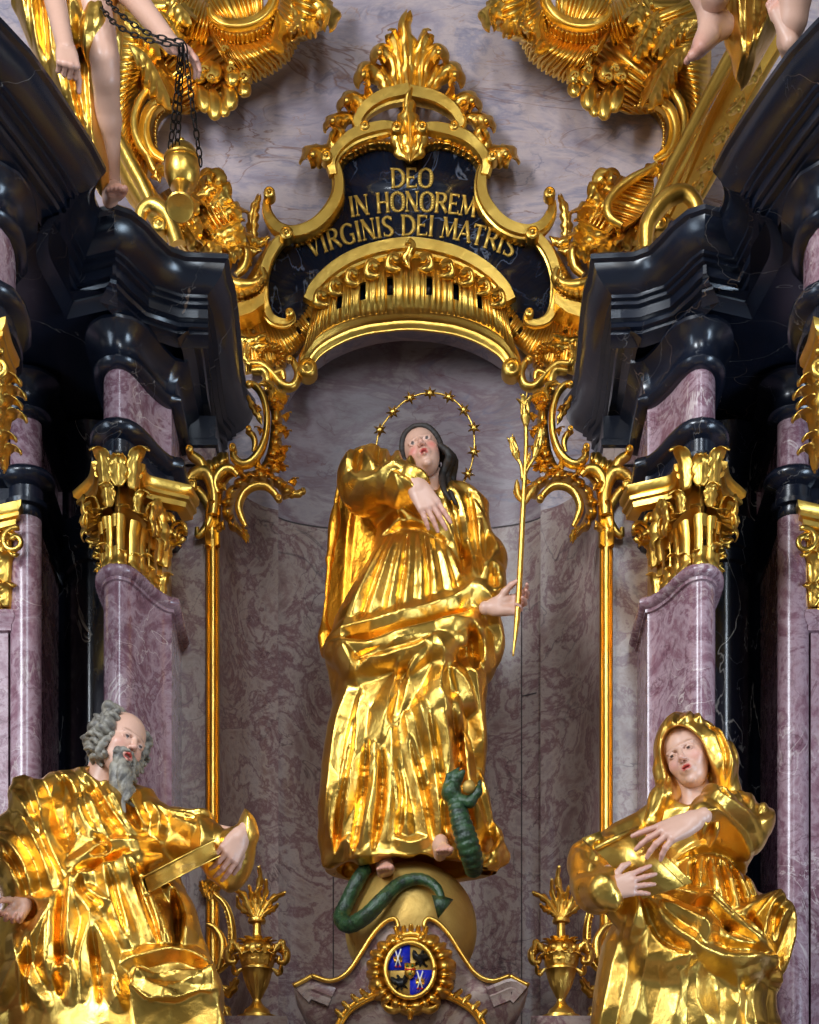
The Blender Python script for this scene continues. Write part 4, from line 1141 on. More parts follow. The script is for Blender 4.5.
# ---------------------------------------------------------------- tall ornamental rods
def rod(sd, label):
    sg = -1 if sd == 'L' else 1
    t = thing('gilded_rod', tuple(P(409.5 + sg * 196, 1110, .17)), label, 'ornament')
    R = Orn(t); L = dict(lr=sd); R.dd = .42
    R.strip([(213, 1110), (213, 900), (213, 700), (213, 540)], 6.6, -.25, [(-1, 0), (-1, .6), (-.75, .9), (-.6, .6), (-.3, 1.0), (.1, 1.15), (.45, .9), (.6, .5), (.8, .8), (1, .5), (1, 0)], 1.0, name='rod', n=8, **L)
    R.strip([(213, 548), (213, 530), (214, 510), (218, 490), (226, 478), (233, 474)], [7.5, 7.5, 7.5, 6.5, 5, 3], -.23, 'hollow', 1.1, **L)
    R.strip([(190, 489), (189, 481), (196, 474), (206, 474), (212, 484), (214, 500), (213, 516)], [3, 4.5, 6, 6, 5, 5, 5], -.2, 'half', 1.0, knobs=[(192, 487, 5.5, -.18, .04)], **L)
    R.strip([(197, 490), (204, 498), (209, 508), (210, 520), (205, 530), (198, 536), (197, 528)], [4, 4, 4, 4, 4, 3, 2], -.22, 'half', 1.0, **L)
    R.strip([(190, 451), (192, 456), (200, 462), (203, 470), (198, 478)], [3, 4.5, 4.5, 4, 3], -.2, 'half', 1.0, knobs=[(190, 452, 4, -.18, .04)], **L)
    R.band([(206, 474), (214, 474), (222, 470), (230, 462)], [(200, 458), (210, 459), (220, 452), (228, 452)], nf=5, d=-.22, bulge=.03, amp=.015, **L)
    R.strip([(238, 476), (232, 470), (224, 470), (217, 477), (215, 486), (218, 494)], [2.5, 4, 4.5, 4.5, 4, 3], -.19, 'half', 1.0, **L)
    # rocaille crescent
    ci = [(246, 527), (241, 516), (239, 506), (244, 494), (254, 487), (266, 487), (275, 494), (278, 500)]
    cm = [(242, 529), (235, 517), (233, 505), (239, 490), (252, 481), (267, 481), (278, 487), (283, 497)]
    co_ = [(247, 538), (229, 527), (221, 509), (224, 494), (234, 480), (250, 470), (268, 470), (284, 479), (299, 492)]
    R.strip(ci, [2, 3, 3.5, 3.5, 3.5, 3.5, 3, 2.5], -.17, 'half', 1.2, knobs=[(279, 500, 3.6, -.16, .03)], **L)
    R.band(cm, co_, nf=11, d=-.22, bulge=.035, amp=.04, scal=.28, thick=.03, slots=[(u, .018, .25, .6) for u in (.14, .27, .44, .60, .76)], name='crescent_shell', **L)
    R.leaves([([(282, 484), (292, 492), (302, 491), (303, 489)], 4), ([(236, 524), (244, 532), (247, 540)], 4), ([(276, 478), (284, 484), (290, 490)], 4)], -.19, curl=.02, **L)
    for (x, y, tx, ty) in ((224, 520, 216, 528), (221, 505, 212, 500), (226, 490, 218, 482), (240, 476, 236, 466), (256, 470, 256, 460), (272, 471, 278, 463), (288, 482, 296, 478)):
        R.leaf([(x, y), ((x + tx) / 2 + 1, (y + ty) / 2), (tx, ty)], 3.6, -.19, lobes=2, curl=.04, tipw=.5, **L)
    for (x, y, tx, ty) in ((278, 400, 287, 396), (281, 416, 289, 412), (282, 432, 289, 430), (280, 446, 288, 446), (276, 462, 286, 466), (262, 410, 256, 404), (264, 430, 257, 426)):
        R.leaf([(x, y), ((x + tx) / 2, (y + ty) / 2 + 1), (tx, ty)], 3.4, -.18, lobes=2, curl=.05, tipw=.5, **L)
    # long C-scroll rising to the arch
    R.strip([(234, 450), (234, 458), (242, 465), (252, 462), (261, 450), (266, 434), (267, 416), (264, 400), (258, 389), (250, 384), (247, 387)], [3, 3.5, 4, 4, 3.5, 3, 3, 3, 3, 3, 2], -.18, 'half', 1.3, knobs=[(233, 450, 3.6, -.17, .04), (249, 386, 3, -.17, .03)], **L)
    R.band([(236, 470), (248, 472), (260, 466), (267, 452), (270, 434), (271, 416), (268, 400), (264, 390)], [(246, 480), (262, 478), (276, 468), (281, 452), (283, 432), (282, 412), (280, 398), (276, 386)], nf=13, d=-.23, bulge=.04, amp=.04, scal=.4, thick=.03, slots=[(u, .02, .3, .7) for u in (.28, .46, .64, .82)], sharp=.6, name='openwork_band', **L)
    R.strip([(247, 431), (253, 436), (255, 444), (253, 452)], [2.5, 2.8, 2.5, 1.5], -.2, 'half', knobs=[(249, 431, 3, -.19, .03)], **L)
    R.leaves([([(262, 424), (258, 414), (252, 404), (248, 396)], 3.5), ([(270, 398), (276, 404), (282, 406)], 4), ([(272, 420), (279, 426), (285, 427)], 4), ([(272, 438), (276, 446), (280, 450)], 4), ([(272, 452), (280, 452), (284, 455)], 4), ([(268, 386), (278, 392), (286, 396)], 5), ([(258, 384), (266, 382), (272, 388), (270, 398)], 4), ([(276, 470), (278, 460), (283, 456)], 4)], -.18, curl=.04, **L)
    # lower pendant scroll
    R.strip([(214, 894), (225, 905), (231, 922), (232, 944), (227, 962), (216, 972), (214, 964)], [2.5, 3.5, 4, 4.5, 4, 3.5, 2], -.2, 'ridge', 1.2, **L)
    R.beads([(225, 912), (229, 928), (228, 946), (222, 958)], 1.6, -.16, 10, **L)
    R.strip([(207, 924), (215, 928), (222, 940), (222, 955), (218, 970)], [1.8, 3, 3.5, 3.5, 2], -.18, 'half', **L)
    R.leaves([([(206, 897), (203, 888), (201, 882)], 4), ([(212, 898), (214, 888), (221, 884)], 5), ([(210, 900), (206, 892), (207, 884), (212, 880)], 5), ([(218, 984), (228, 990), (236, 980)], 6), ([(214, 1000), (224, 1010), (228, 1024)], 6)], -.2, curl=.03, **L)
rod('L', 'slim gilded rod left of the niche topped by an openwork scroll')
rod('R', 'slim gilded rod right of the niche topped by an openwork scroll')

# ---------------------------------------------------------------- large rocaille at the upper corners
def corner(sd, label):
    sg = -1 if sd == 'L' else 1
    t = thing('rocaille_ornament', tuple(P(409.5 + sg * 225, 240, -.2)), label, 'ornament')
    R = Orn(t); L = dict(lr=sd)
    # great fluted skirt and C-moulding at the top
    R.band([(205, 20), (222, 34), (244, 38), (262, 30), (276, 10), (280, -20)], [(226, 60), (246, 76), (266, 70), (288, 54), (300, 34), (318, 4)], nf=26, d=-.1, bulge=.10, amp=.012, scal=.1, thick=.06, twist=.8, name='fluted_skirt', **L)
    R.strip([(209, 8), (212, 18), (224, 26), (244, 27), (262, 20), (273, 6), (276, -14)], [3, 4, 5, 5, 5, 5, 5], .02, 'hollow', 1.2, **L)
    R.band([(210, 10), (214, 22), (226, 30), (245, 31), (264, 24), (276, 8)], [(206, 14), (211, 27), (225, 36), (246, 37), (267, 29), (280, 10)], nf=22, d=.0, bulge=.01, amp=.02, scal=.2, thick=.05, name='ruff', **L)
    R.band([(268, -30), (282, -6), (290, 14), (284, 30)], [(330, -30), (331, 6), (318, 26), (296, 36)], nf=8, d=-.06, bulge=.1, amp=.02, scal=.12, thick=.06, twist=.5, name='shell', **L)
    R.leaves([([(276, 10), (280, 26), (278, 38), (283, 44)], 10, dict(cup=.8)), ([(300, -10), (318, 2), (330, 12), (328, 24)], 11), ([(296, 6), (308, 20), (312, 32)], 9), ([(290, 0), (300, 18), (302, 30)], 7)], .02, curl=.07, **L)
    R.band([(146, 70), (150, 92), (164, 106), (190, 108)], [(196, 6), (226, 44), (240, 66), (246, 86)], nf=10, d=-.2, bulge=.10, amp=.03, scal=.1, thick=.05, sharp=.8, name='shell', **L)
    R.band([(130, -30), (126, 20), (130, 60), (140, 90)], [(210, -30), (214, 10), (200, 50), (170, 100)], nf=9, d=-.22, bulge=.10, amp=.03, scal=.05, thick=.05, name='shell', **L)
    # inner fluted back above the moulding
    R.band([(200, 20), (214, -8), (240, -20), (262, -20)], [(216, 22), (226, 24), (246, 24), (264, 14)], nf=14, d=-.12, bulge=.03, amp=.015, thick=.05, scal=0, **L)
    R.band([(212, 8), (200, -4), (188, -20)], [(206, 40), (186, 34), (160, 20)], nf=10, d=-.1, bulge=.08, amp=.02, thick=.05, scal=.1, **L)
    # cluster of curling lobes
    lob = [((224, 50), (232, 56), (231, 66), 6), ((206, 62), (214, 70), (212, 82), 8), ((222, 66), (232, 74), (232, 86), 8), ((236, 62), (245, 70), (244, 84), 7),
           ((196, 82), (202, 96), (206, 112), 8), ((209, 84), (214, 102), (215, 120), 8), ((222, 82), (230, 96), (230, 110), 8), ((236, 80), (244, 88), (244, 96), 7), ((190, 66), (198, 72), (200, 82), 8), ((216, 96), (224, 108), (224, 116), 6)]
    for a, b, c, w in lob:
        R._do('leaf_lobe', lambda m, f, s_, q=(a, b, c), w=w: lobe(m, f(q), w * 1.15, -.08), sd)
    for (x, y, r) in ((224, 50, 4.5), (210, 78, 6), (203, 70, 5), (230, 70, 5), (243, 76, 5), (196, 78, 5)):
        R._do('curl', lambda m, f, s_, x=x, y=y, r=r: tube(m, [P(f([q])[0][0], q[1], .03) for q in volute(x, y, r, 0, 1.2, 14)], .009, 6, n=-1), sd)
    # fluted wing down the side
    R.band([(178, 20), (164, 40), (148, 62), (136, 88), (132, 118), (140, 150), (150, 166)], [(112, -10), (108, 30), (108, 70), (110, 110), (114, 150), (124, 190), (140, 210)], nf=30, d=-.18, bulge=.09, amp=.014, scal=0, thick=.05, sharp=.6, name='fluted_wing', **L)
    R.leaves([([(128, 44), (146, 56), (158, 74), (170, 98)], 15, dict(lobes=6, cup=.7)), ([(120, 20), (138, 24), (152, 34), (160, 48)], 13, dict(lobes=5, cup=.7)), ([(160, 10), (168, 24), (176, 40), (182, 52)], 12, dict(lobes=5)), ([(170, -14), (178, 4), (190, 16)], 13)], -.02, curl=.05, **L)
    # ring C-scroll over bare marble
    R.strip([(180, 104), (165, 104), (152, 112), (146, 126), (146, 140), (152, 154), (164, 162)], [3, 5, 6, 6, 6, 5, 4], -.1, 'hollow', 1.2, **L)
    R.band([(190, 110), (176, 108), (164, 114), (157, 126), (156, 140), (160, 152)], [(188, 100), (174, 98), (160, 104), (150, 118), (148, 138), (154, 152)], nf=12, d=-.26, dB=.12, bulge=.01, amp=.004, thick=.03, scal=0, name='scroll_hollow', **L)
    R.beads([(184, 106), (170, 106), (159, 116), (155, 130), (156, 146)], 2.0, -.14, 17, **L)
    R.strip([(150, 88), (140, 102), (135, 118), (136, 134), (142, 148), (148, 156), (153, 168), (158, 176)], [3, 4, 4, 4, 4, 4, 4, 3], -.1, 'half', 1.0, **L)
    R.band([(142, 100), (138, 120), (140, 138), (148, 152)], [(134, 96), (130, 120), (132, 142), (142, 158)], nf=8, d=-.12, bulge=.02, amp=.02, thick=.04, scal=.4, name='ruff', **L)
    # diagonal beams
    R.strip([(114, 130), (128, 158), (142, 184), (152, 206)], [5, 6, 6, 5], .02, 'half', .9, name='gilded_rail', **L)
    R.strip([(120, 150), (134, 178), (152, 206), (176, 236)], [9, 10, 10, 10], -.06, 'half', .8, name='gilded_rail', **L)
    R.strip([(140, 222), (142, 212), (152, 206), (164, 212), (172, 228), (178, 246)], [5, 6, 7, 7, 7, 7], .06, 'half', 1.0, knobs=[(160, 230, 8, .06, .06)], **L)
    # lower rocks and leaves down to the cornice
    R.band([(150, 200), (166, 190), (186, 180), (206, 172)], [(186, 262), (206, 262), (226, 258), (244, 250)], nf=12, d=-.22, bulge=.14, amp=.03, scal=0, thick=.05, sharp=.8, twist=1.5, name='rock_shell', **L)
    R.leaves([([(196, 196), (208, 188), (216, 178), (210, 172), (206, 174)], 8, dict(tipw=.6)), ([(200, 212), (214, 204), (222, 192), (222, 184)], 9), ([(206, 222), (220, 214), (232, 208), (242, 212)], 8), ([(206, 232), (218, 232), (232, 226), (240, 222)], 8), ([(186, 206), (196, 214), (204, 228)], 9), ([(170, 214), (184, 224), (196, 240)], 10), ([(190, 228), (206, 240), (222, 248)], 9), ([(176, 190), (188, 196), (200, 204)], 9), ([(216, 240), (226, 238), (236, 232), (246, 236)], 8), ([(160, 182), (158, 172), (166, 168), (172, 172)], 7), ([(212, 250), (226, 250), (240, 246)], 8)], -.08, curl=.07, tipw=.5, **L)
    return t
cl = corner('L', 'large gilded rocaille beside the upper left angel with hanging lobed leaves')
cr = corner('R', 'large gilded rocaille beside the upper right angel with oval shell')
R = Orn(cr)
R.band([(819 - q[0], q[1]) for q in [(619, 224), (611, 212), (614, 198), (628, 184), (644, 174)]][::1], [(819 - q[0], q[1]) for q in [(624, 228), (640, 216), (650, 200), (654, 186), (652, 174)]], nf=16, d=.02, bulge=-.05, amp=.014, thick=.03, scal=0, lr='R', name='oval_shell')
R.strip([(819 - q[0], q[1]) for q in [(622, 226), (610, 218), (608, 204), (618, 190), (634, 178), (648, 170), (656, 164)]], [3, 4, 4, 4, 4, 3, 2], .03, 'half', 1.0, lr='R')

R.strip([(819 - q[0], q[1]) for q in [(752, 18), (722, 72), (688, 135), (660, 190), (640, 250)]], [6, 6, 5, 5, 4], .25, 'half', 1.0, lr='R', name='gilded_rail')
R.strip([(819 - q[0], q[1]) for q in [(790, 10), (756, 62), (722, 125), (700, 175), (676, 222)]], [16, 17, 17, 16, 12], .12, [(-1, 0), (-1, .3), (-.8, .5), (-.7, .25), (.5, .2), (.65, .5), (.9, .5), (1, .2), (1, 0)], 1.0, lr='R', name='gilded_rail')
for x, y in ((760, 60), (744, 90), (728, 120), (714, 148), (702, 174)):
    R.leaf([(819 - x, y), (819 - x + 5, y + 12), (819 - x + 14, y + 20)], 6, .24, lr='R', lobes=3)
R.strip([(819 - q[0], q[1]) for q in [(646, 250), (648, 224), (664, 202), (682, 194), (694, 202), (698, 214)]], [5, 7, 8, 8, 7, 6], .35, 'half', 1.0, lr='R')
# ================================================================== figures: heads, hands, feet
FLESH = np.array(lin((206, 162, 140))[:3]); BLUSH = np.array(lin((206, 104, 92))[:3]); LIP = np.array(lin((176, 52, 46))[:3])
EYEW = np.array(lin((206, 190, 172))[:3]); IRIS = np.array(lin((44, 30, 24))[:3]); BROW = np.array(lin((110, 80, 62))[:3]); PINKF = np.array(lin((202, 136, 118))[:3])

def head(center, fwd, up, s, mouth=.010, lid=.013, age=0, blush=1.0, yaw_eye=0.0, hair_front=None):
    R = rot_from(fwd, up)
    F = Field((-.45 * s, -.58 * s, -.58 * s), (.45 * s, .55 * s, .56 * s), .0036 * s / .25)
    E = lambda c, r, k=.03, mode='u', rot=None: F.ell(np.array(c) * s, np.array(r) * s, k * s, rot, mode)
    C = lambda a, b, ra, rb, k=.02, mode='u': F.cone(np.array(a) * s, np.array(b) * s, ra * s, rb * s, k * s, mode)
    E((0, .07, .12), (.335, .41, .37)); E((0, -.11, -.10), (.265, .27, .37), .08); E((0, -.15, -.33), (.17, .17, .14), .08)
    E((0, -.29, -.425), (.07, .06, .055), .06)
    for g in (-1, 1):
        E((g * .16, -.235, -.13), (.095, .09, .10), .06)
        E((g * .135, -.355, .0), (.085, .06, .05), .03, 'd')
        C((g * .035, -.375, .055), (g * .20, -.31, .06), .022, .02, .04)
        E((g * .13, -.296, -.003), (.070, .060, .052), .0)
        for q in range(4):
            a0, a1 = [(-.055 + .0275 * (q + e)) for e in (0, 1)]
            z0, z1 = [.038 - 9 * a * a for a in (a0, a1)]
            y0, y1 = [-.352 + 3 * a * a for a in (a0, a1)]
            C((g * .13 + a0, y0, z0 - lid), (g * .13 + a1, y1, z1 - lid), .017, .017, .008)
            C((g * .13 + a0, y0 + .006, -.042 + 6 * a0 * a0), (g * .13 + a1, y1 + .006, -.042 + 6 * a1 * a1), .008, .008, .008)
        E((g * .335, .03, -.04), (.03, .065, .105), .02); E((g * .36, .02, -.02), (.02, .03, .055), .01, 'd')
        E((g * .043, -.415, -.145), (.034, .035, .028), .02)
        if age: C((g * .07, -.385, -.14), (g * .12, -.34, -.24), .006, .006, .03, 'd')
    C((0, -.36, .05), (0, -.455, -.115), .026, .04, .035); E((0, -.455, -.13), (.04, .04, .034), .02)
    E((0, -.335, -.255), (.11, .07, .08), .05)
    C((-.085, -.345, -.245), (0, -.40, -.232), .012, .02, .012); C((.085, -.345, -.245), (0, -.40, -.232), .012, .02, .012)
    C((-.075, -.345, -.268), (0, -.392, -.285 - mouth * 2), .014, .025, .012); C((.075, -.345, -.268), (0, -.392, -.285 - mouth * 2), .014, .025, .012)
    E((0, -.41, -.258 - mouth), (.062, .06, .009 + mouth), .008, 'd')
    V, Fc = F.mesh()
    p = V / s
    col = np.tile(FLESH, (len(V), 1))
    def blend(c, w):
        w = np.clip(w, 0, 1)[:, None]; col[:] = col * (1 - w) + c * w
    ax = np.abs(p[:, 0])
    front = (p[:, 1] < -.1)
    blend(BLUSH, .75 * blush * np.exp(-(((ax - .17) / .09) ** 2 + ((p[:, 2] + .14) / .08) ** 2)) * front)
    blend(PINKF, .5 * np.exp(-((ax / .06) ** 2 + ((p[:, 2] + .14) / .05) ** 2)) * (p[:, 1] < -.38))
    blend(LIP, 1.4 * (np.exp(-((ax / .066) ** 4 + ((p[:, 2] + .258 + mouth * .7) / (.034 + mouth)) ** 4))) * (p[:, 1] < -.31))
    blend(PINKF * .35, 1.2 * np.exp(-((ax / .055) ** 4 + ((p[:, 2] + .258 + mouth) / (.009 + mouth)) ** 4)) * (p[:, 1] > -.385) * (p[:, 1] < -.2))
    eh = .030 - (lid - .013) * 1.15; ez = .006 + (lid - .013) * .7
    ey = np.sqrt(((ax - .13) / .060) ** 2 + ((p[:, 2] + ez) / eh) ** 2)
    onb = (np.sqrt(((ax - .13) / .062) ** 2 + ((p[:, 1] + .298) / .055) ** 2 + ((p[:, 2] + .005) / .045) ** 2) < 1.10)
    blend(EYEW, (ey < 1) * onb * front); blend(IRIS, (np.sqrt((p[:, 0] - np.sign(p[:, 0]) * .13 - yaw_eye) ** 2 + (p[:, 2] + ez - .004) ** 2) < .027) * front * (ey < 1))
    lidm = (np.abs(ey - 1.12) < .14) & onb & front & (p[:, 2] > -.01); blend(BROW * .6, lidm * .55)
    blend(BROW, .38 * np.exp(-(((ax - .15) / .060) ** 4 + ((p[:, 2] - .094 + 2.6 * (ax - .13) ** 2) / .020) ** 2)) * front)
    blend(PINKF, .5 * (ax > .31))
    W = V @ R.T + np.asarray(center)
    return W, Fc, col, R

def hand(wrist, fdir, palm, L=.20, side=1, curls=(25, 30, 35, 40), spread=6, thumb=(0, 0), arm=None, h=.0026, base=1.0):
    """fdir: towards the knuckles; palm: palm facing direction; side +1: thumb on local +x"""
    z = np.array(fdir, float); z /= np.linalg.norm(z)
    n = np.array(palm, float); n -= z * (n @ z); n /= np.linalg.norm(n)      # palm normal = local -y
    y = -n; x = np.cross(y, z); R = np.stack([x, y, z], 1)
    s = L / .19
    F = Field((-.10 * s, -.12 * s, -.07 * s), (.10 * s, .06 * s, .22 * s), h)
    S = lambda q: np.array([q[0] * side, q[1], q[2]]) * s
    kn = [(.033, 0, .092), (.011, .003, .097), (-.011, .002, .093), (-.031, -.002, .084)]
    for k_ in kn:
        F.cone(S((k_[0] * .55, 0, .0)), S(k_), .019 * s, .0135 * s, .014 * s)
    F.ell(S((.022, -.008, .035)), np.array((.020, .017, .032)) * s, .015 * s); F.ell(S((-.022, -.006, .04)), np.array((.016, .014, .035)) * s, .015 * s)
    F.cone(S((0, 0, -.035)), S((0, 0, .01)), .026 * s, .024 * s, .015 * s)
    ln = [.93, 1.02, .96, .78]
    for i, k_ in enumerate(kn):
        a = 0; p = np.array(k_); r = .0105
        sp = math.radians((1.5 - i) * spread)
        for j, (l, cf) in enumerate(((.044, base), (.027, 1.15), (.022, .7))):
            a += math.radians(curls[i] * cf)
            d = np.array([math.sin(sp) * math.cos(a), -math.sin(a), math.cos(a) * math.cos(sp)])
            q = p + d * l * ln[i]
            F.cone(S(p), S(q), r * s * (1.06), (r - .0012) * s, .004 * s)
            p = q; r -= .0013
    t0 = [(.018, -.006, .018), (.042 + .010 * thumb[0], -.016 - .012 * thumb[1], .046), (.056 + .018 * thumb[0], -.024 - .03 * thumb[1], .074), (.060 + .02 * thumb[0], -.030 - .045 * thumb[1], .098)]
    F.chain([S(q) for q in t0], [.016 * s, .0135 * s, .0115 * s, .009 * s], .008 * s)
    V, Fc = F.mesh()
    tip = np.linalg.norm(V, axis=1)
    col = FLESH * 1.0 + (PINKF - FLESH) * np.clip((tip[:, None] / s - .08) / .12, 0, .5)
    return V @ R.T + np.asarray(wrist), Fc, col

def foot(ankle, toe, up, L=.24, h=.0035, shin=.08):
    """toe: direction to the toes"""
    x_ = np.array(toe, float); x_ /= np.linalg.norm(x_); u = np.array(up, float); u -= x_ * (u @ x_); u /= np.linalg.norm(u)
    w = np.cross(u, x_); R = np.stack([w, x_, u], 1); s = L / .25
    F = Field((-.08 * s, -.10 * s, -.12 * s), (.08 * s, .22 * s, .1 * s), h)
    C = lambda a, b, ra, rb, k=.02: F.cone(np.array(a) * s, np.array(b) * s, ra * s, rb * s, k * s)
    C((0, 0, shin), (0, 0, 0), .036, .036); C((0, -.03, -.05), (0, .0, -.02), .032, .038, .03)
    C((0, .0, -.01), (.012, .1, -.048), .035, .026, .03); C((0, -.02, -.055), (-.022, .1, -.06), .024, .022, .03); C((.018, .06, -.05), (.024, .125, -.058), .028, .024, .02)
    for i, (tx, ty, r) in enumerate(((.028, .17, .0155), (.006, .172, .0105), (-.011, .163, .0098), (-.026, .152, .0092), (-.039, .138, .0088))):
        C((tx * .95, ty - .055, -.055), (tx, ty, -.064), r, r, .006); F.ell(np.array((tx, ty, -.062)) * s, np.array((r, r * 1.25, r)) * s, .003)
    V, Fc = F.mesh()
    col = FLESH + (PINKF - FLESH) * np.clip((V[:, 1:2] / s - .08) / .1, 0, .6)
    return V @ R.T + np.asarray(ankle), Fc, col

def limb(segs, h=.006, k=.02):
    """segs: list of chains [(pt, r), ...]"""
    P_ = np.array([q[0] for s in segs for q in s]); r = max(q[1] for s in segs for q in s)
    F = Field(P_.min(0) - r - .04, P_.max(0) + r + .04, h)
    for s in segs: F.chain([q[0] for q in s], [q[1] for q in s], k)
    V, Fc = F.mesh()
    return V, Fc, np.tile(FLESH, (len(V), 1))

def body_from(parts, parent, name='body'):
    global LASTBODY
    V = np.vstack([p[0] for p in parts]); n = 0; Fs = []
    for p in parts: Fs.append(p[1] + n); n += len(p[0])
    C = np.vstack([p[2] for p in parts])
    LASTBODY = mb_from(V, np.vstack(Fs)).build(name, SKIN, parent, cols=C, recalc=False); return LASTBODY

def curls_mesh(locks, r0, parent, mat, name='hair_lock', h=.004, k=.006):
    P_ = np.vstack([np.array(l[0]) for l in locks])
    F = Field(P_.min(0) - .06, P_.max(0) + .06, h)
    for pts, r in locks:
        c = catmull(np.array(pts), max(5, len(pts) * 3)); rr = np.interp(np.linspace(0, 1, len(c)), np.linspace(0, 1, len(r)), r)
        F.chain(list(c), list(rr), k)
    V, Fc = F.mesh()
    return mb_from(V, Fc).build(name, mat, parent, recalc=False)

def robe(rows, d0, box_, extra, folds, name, mat, parent, h=.0075, soft=.14, k=.05, cut=None, post=None):
    """rows: (py, cx, halfwidth px, half depth m, d)"""
    lo = P(box_[0], box_[3], d0); hi = P(box_[2], box_[1], d0)
    F = Field((lo[0], -d0 - box_[4], lo[2]), (hi[0], -d0 + box_[5], hi[2]), h)
    if rows:
        R = []
        for (py, cx, hwid, ry, d) in rows:
            q = P(cx, py, d); R.append((q[2], q[0], q[1], hwid * (10 - d) / FPX, ry))
        F.loft(R, k)
    extra(F)
    if folds is not None: folds.apply(F, -d0, soft)
    if post: post(F)
    if cut: cut(F)
    V, Fc = F.mesh()
    return mb_from(V, Fc).build(name, mat, parent, recalc=False)

def XZ(pts, d): return [(P(q[0], q[1], d)[0], P(q[0], q[1], d)[2]) for q in pts]
# ================================================================== central statue
md = .62
mary = thing('madonna_statue', tuple(P(408, 866, .55)), 'gilded statue of woman gazing upward, one hand at her breast, in the niche', 'statue')
hc = P(423, 455, .70)
hd = head(hc, (-.16, -.92, .20), (-.28, .20, .92), .268, mouth=.013)
sh = P(432, 500, .60)
parts = [hd, limb([[(hc + np.array([.01, .03, -.06]), .062), (P(432, 482, .66), .060), (P(432, 498, .62), .075)],
                   [(P(432, 498, .62), .08), (P(425, 560, .62), .11), (P(415, 640, .6), .13), (P(400, 740, .6), .09), (P(388, 850, .62), .05)],
                   [(P(415, 640, .6), .12), (P(438, 720, .7), .09), (P(448, 830, .66), .05)],
                   [(P(405, 496, .62), .06), (P(360, 480, .78), .045), (P(416, 479, 1.0), .034)],
                   [(P(455, 500, .60), .06), (P(486, 570, .64), .045), (P(486, 606, .86), .030)]], h=.01)]
parts.append(hand(P(416, 485, 1.03), (.52, -.05, -.85), (0, 1, -.1), .235, side=1, curls=(6, 8, 12, 16), spread=3, thumb=(-.8, 1.0)))
parts.append(hand(P(494, 607, .90), (1.0, -.12, .05), (.05, -1, .1), .215, side=-1, curls=(30, 36, 40, 46), spread=9, thumb=(.2, .6)))
parts.append(foot(P(384, 862, .92) + np.array([0, .2, .055]), (.05, -1, -.05), (0, -.1, 1), .22, shin=.02)); parts.append(foot(P(448, 844, 1.0) + np.array([-.03, .18, .06]), (.15, -1, -.12), (0, -.1, 1), .21, shin=.015))
body_from(parts, mary)
# hair
R_ = hd[3]; s = .262
def hp(x, y, z): return hc + R_ @ (np.array([x, y, z]) * s)
locks = []
for g in (-1, 1):
    for j in range(11):
        o = j / 10.0
        y0 = -.22 + .55 * o
        locks.append(([hp(g * .015, y0, .44 - .05 * o), hp(g * .20, y0 + .02, .36), hp(g * .315, y0 + .07, .16), hp(g * .345, y0 * .5 + .12, -.06), hp(g * .33, .20 + .1 * o, -.26)], [.011, .015, .015, .014, .010]))
locks.append(([hp(0, .18, .22), hp(0, .30, 0), hp(0, .30, -.30)], [.075, .07, .04]))
lk = [hp(.34, .02, -.02), hp(.42, .08, -.25), P(446, 480, .66), P(447, 496, .72), P(452, 508, .74)]
for j in range(5):
    o = np.array([.014 * (j % 3) - .008, .018 * (j - 2), 0]); locks.append(([q + o * (1 + .3 * i) + np.array([.006 * math.sin(2 * i + j), 0, 0]) for i, q in enumerate(lk)], [.014, .018, .017, .014, .008]))
lk = [hp(-.33, .02, -.02), hp(-.38, .08, -.22), hp(-.34, .12, -.48)]
for j in range(3):
    locks.append(([q + np.array([0, .018 * (j - 1), 0]) for q in lk], [.014, .017, .010]))
curls_mesh(locks, 0, LASTBODY, HAIR_B, 'hair', h=.0032, k=.002)

f = Folds(300, 430, 540, 900, md, crumple=.034, cs=40, stretch=1.6, seed=3, ang=-15)
S = f.st
def many(lst, h, w):
    for l in lst: f.st(l, h, w)
# pleats of the gown above the knot of the cloak
many([[(390, 548), (370, 590), (350, 645)], [(397, 550), (383, 595), (368, 645)], [(404, 550), (396, 595), (386, 642)], [(411, 550), (409, 590), (404, 636)], [(419, 550), (421, 590), (420, 630)], [(428, 552), (433, 585), (436, 618)], [(437, 556), (446, 585), (452, 612)], [(446, 560), (458, 588), (466, 606)]], .034, 7)
many([[(393, 552), (376, 600), (360, 645)], [(407, 552), (403, 600), (396, 640)], [(424, 552), (428, 600), (428, 625)]], -.02, 4)
many([[(384, 548), (404, 542), (425, 546), (444, 556)]], -.05, 6)
# bodice
many([[(446, 488), (462, 520), (470, 566)], [(438, 490), (446, 520), (458, 560)], [(400, 508), (425, 522), (446, 540), (462, 580)], [(388, 520), (410, 530), (436, 545)], [(428, 492), (430, 510), (440, 530)], [(454, 486), (478, 505), (492, 545)], [(392, 514), (398, 530), (400, 542)]], .04, 9)
many([[(442, 492), (452, 525), (462, 565)], [(396, 515), (420, 535), (440, 552)], [(468, 500), (474, 540), (480, 580)]], -.03, 5)
# raised sleeve (image left)
many([[(366, 462), (352, 474), (348, 505)], [(372, 462), (368, 482), (376, 512)], [(386, 470), (388, 484), (384, 512)], [(396, 470), (400, 488), (398, 508)], [(348, 500), (362, 516), (384, 512), (412, 500)], [(350, 472), (366, 484), (372, 505)], [(408, 474), (412, 488), (408, 502)]], .05, 11)
many([[(362, 470), (358, 505)], [(379, 466), (380, 505)], [(391, 470), (391, 505)], [(404, 478), (404, 502)]], -.045, 6)
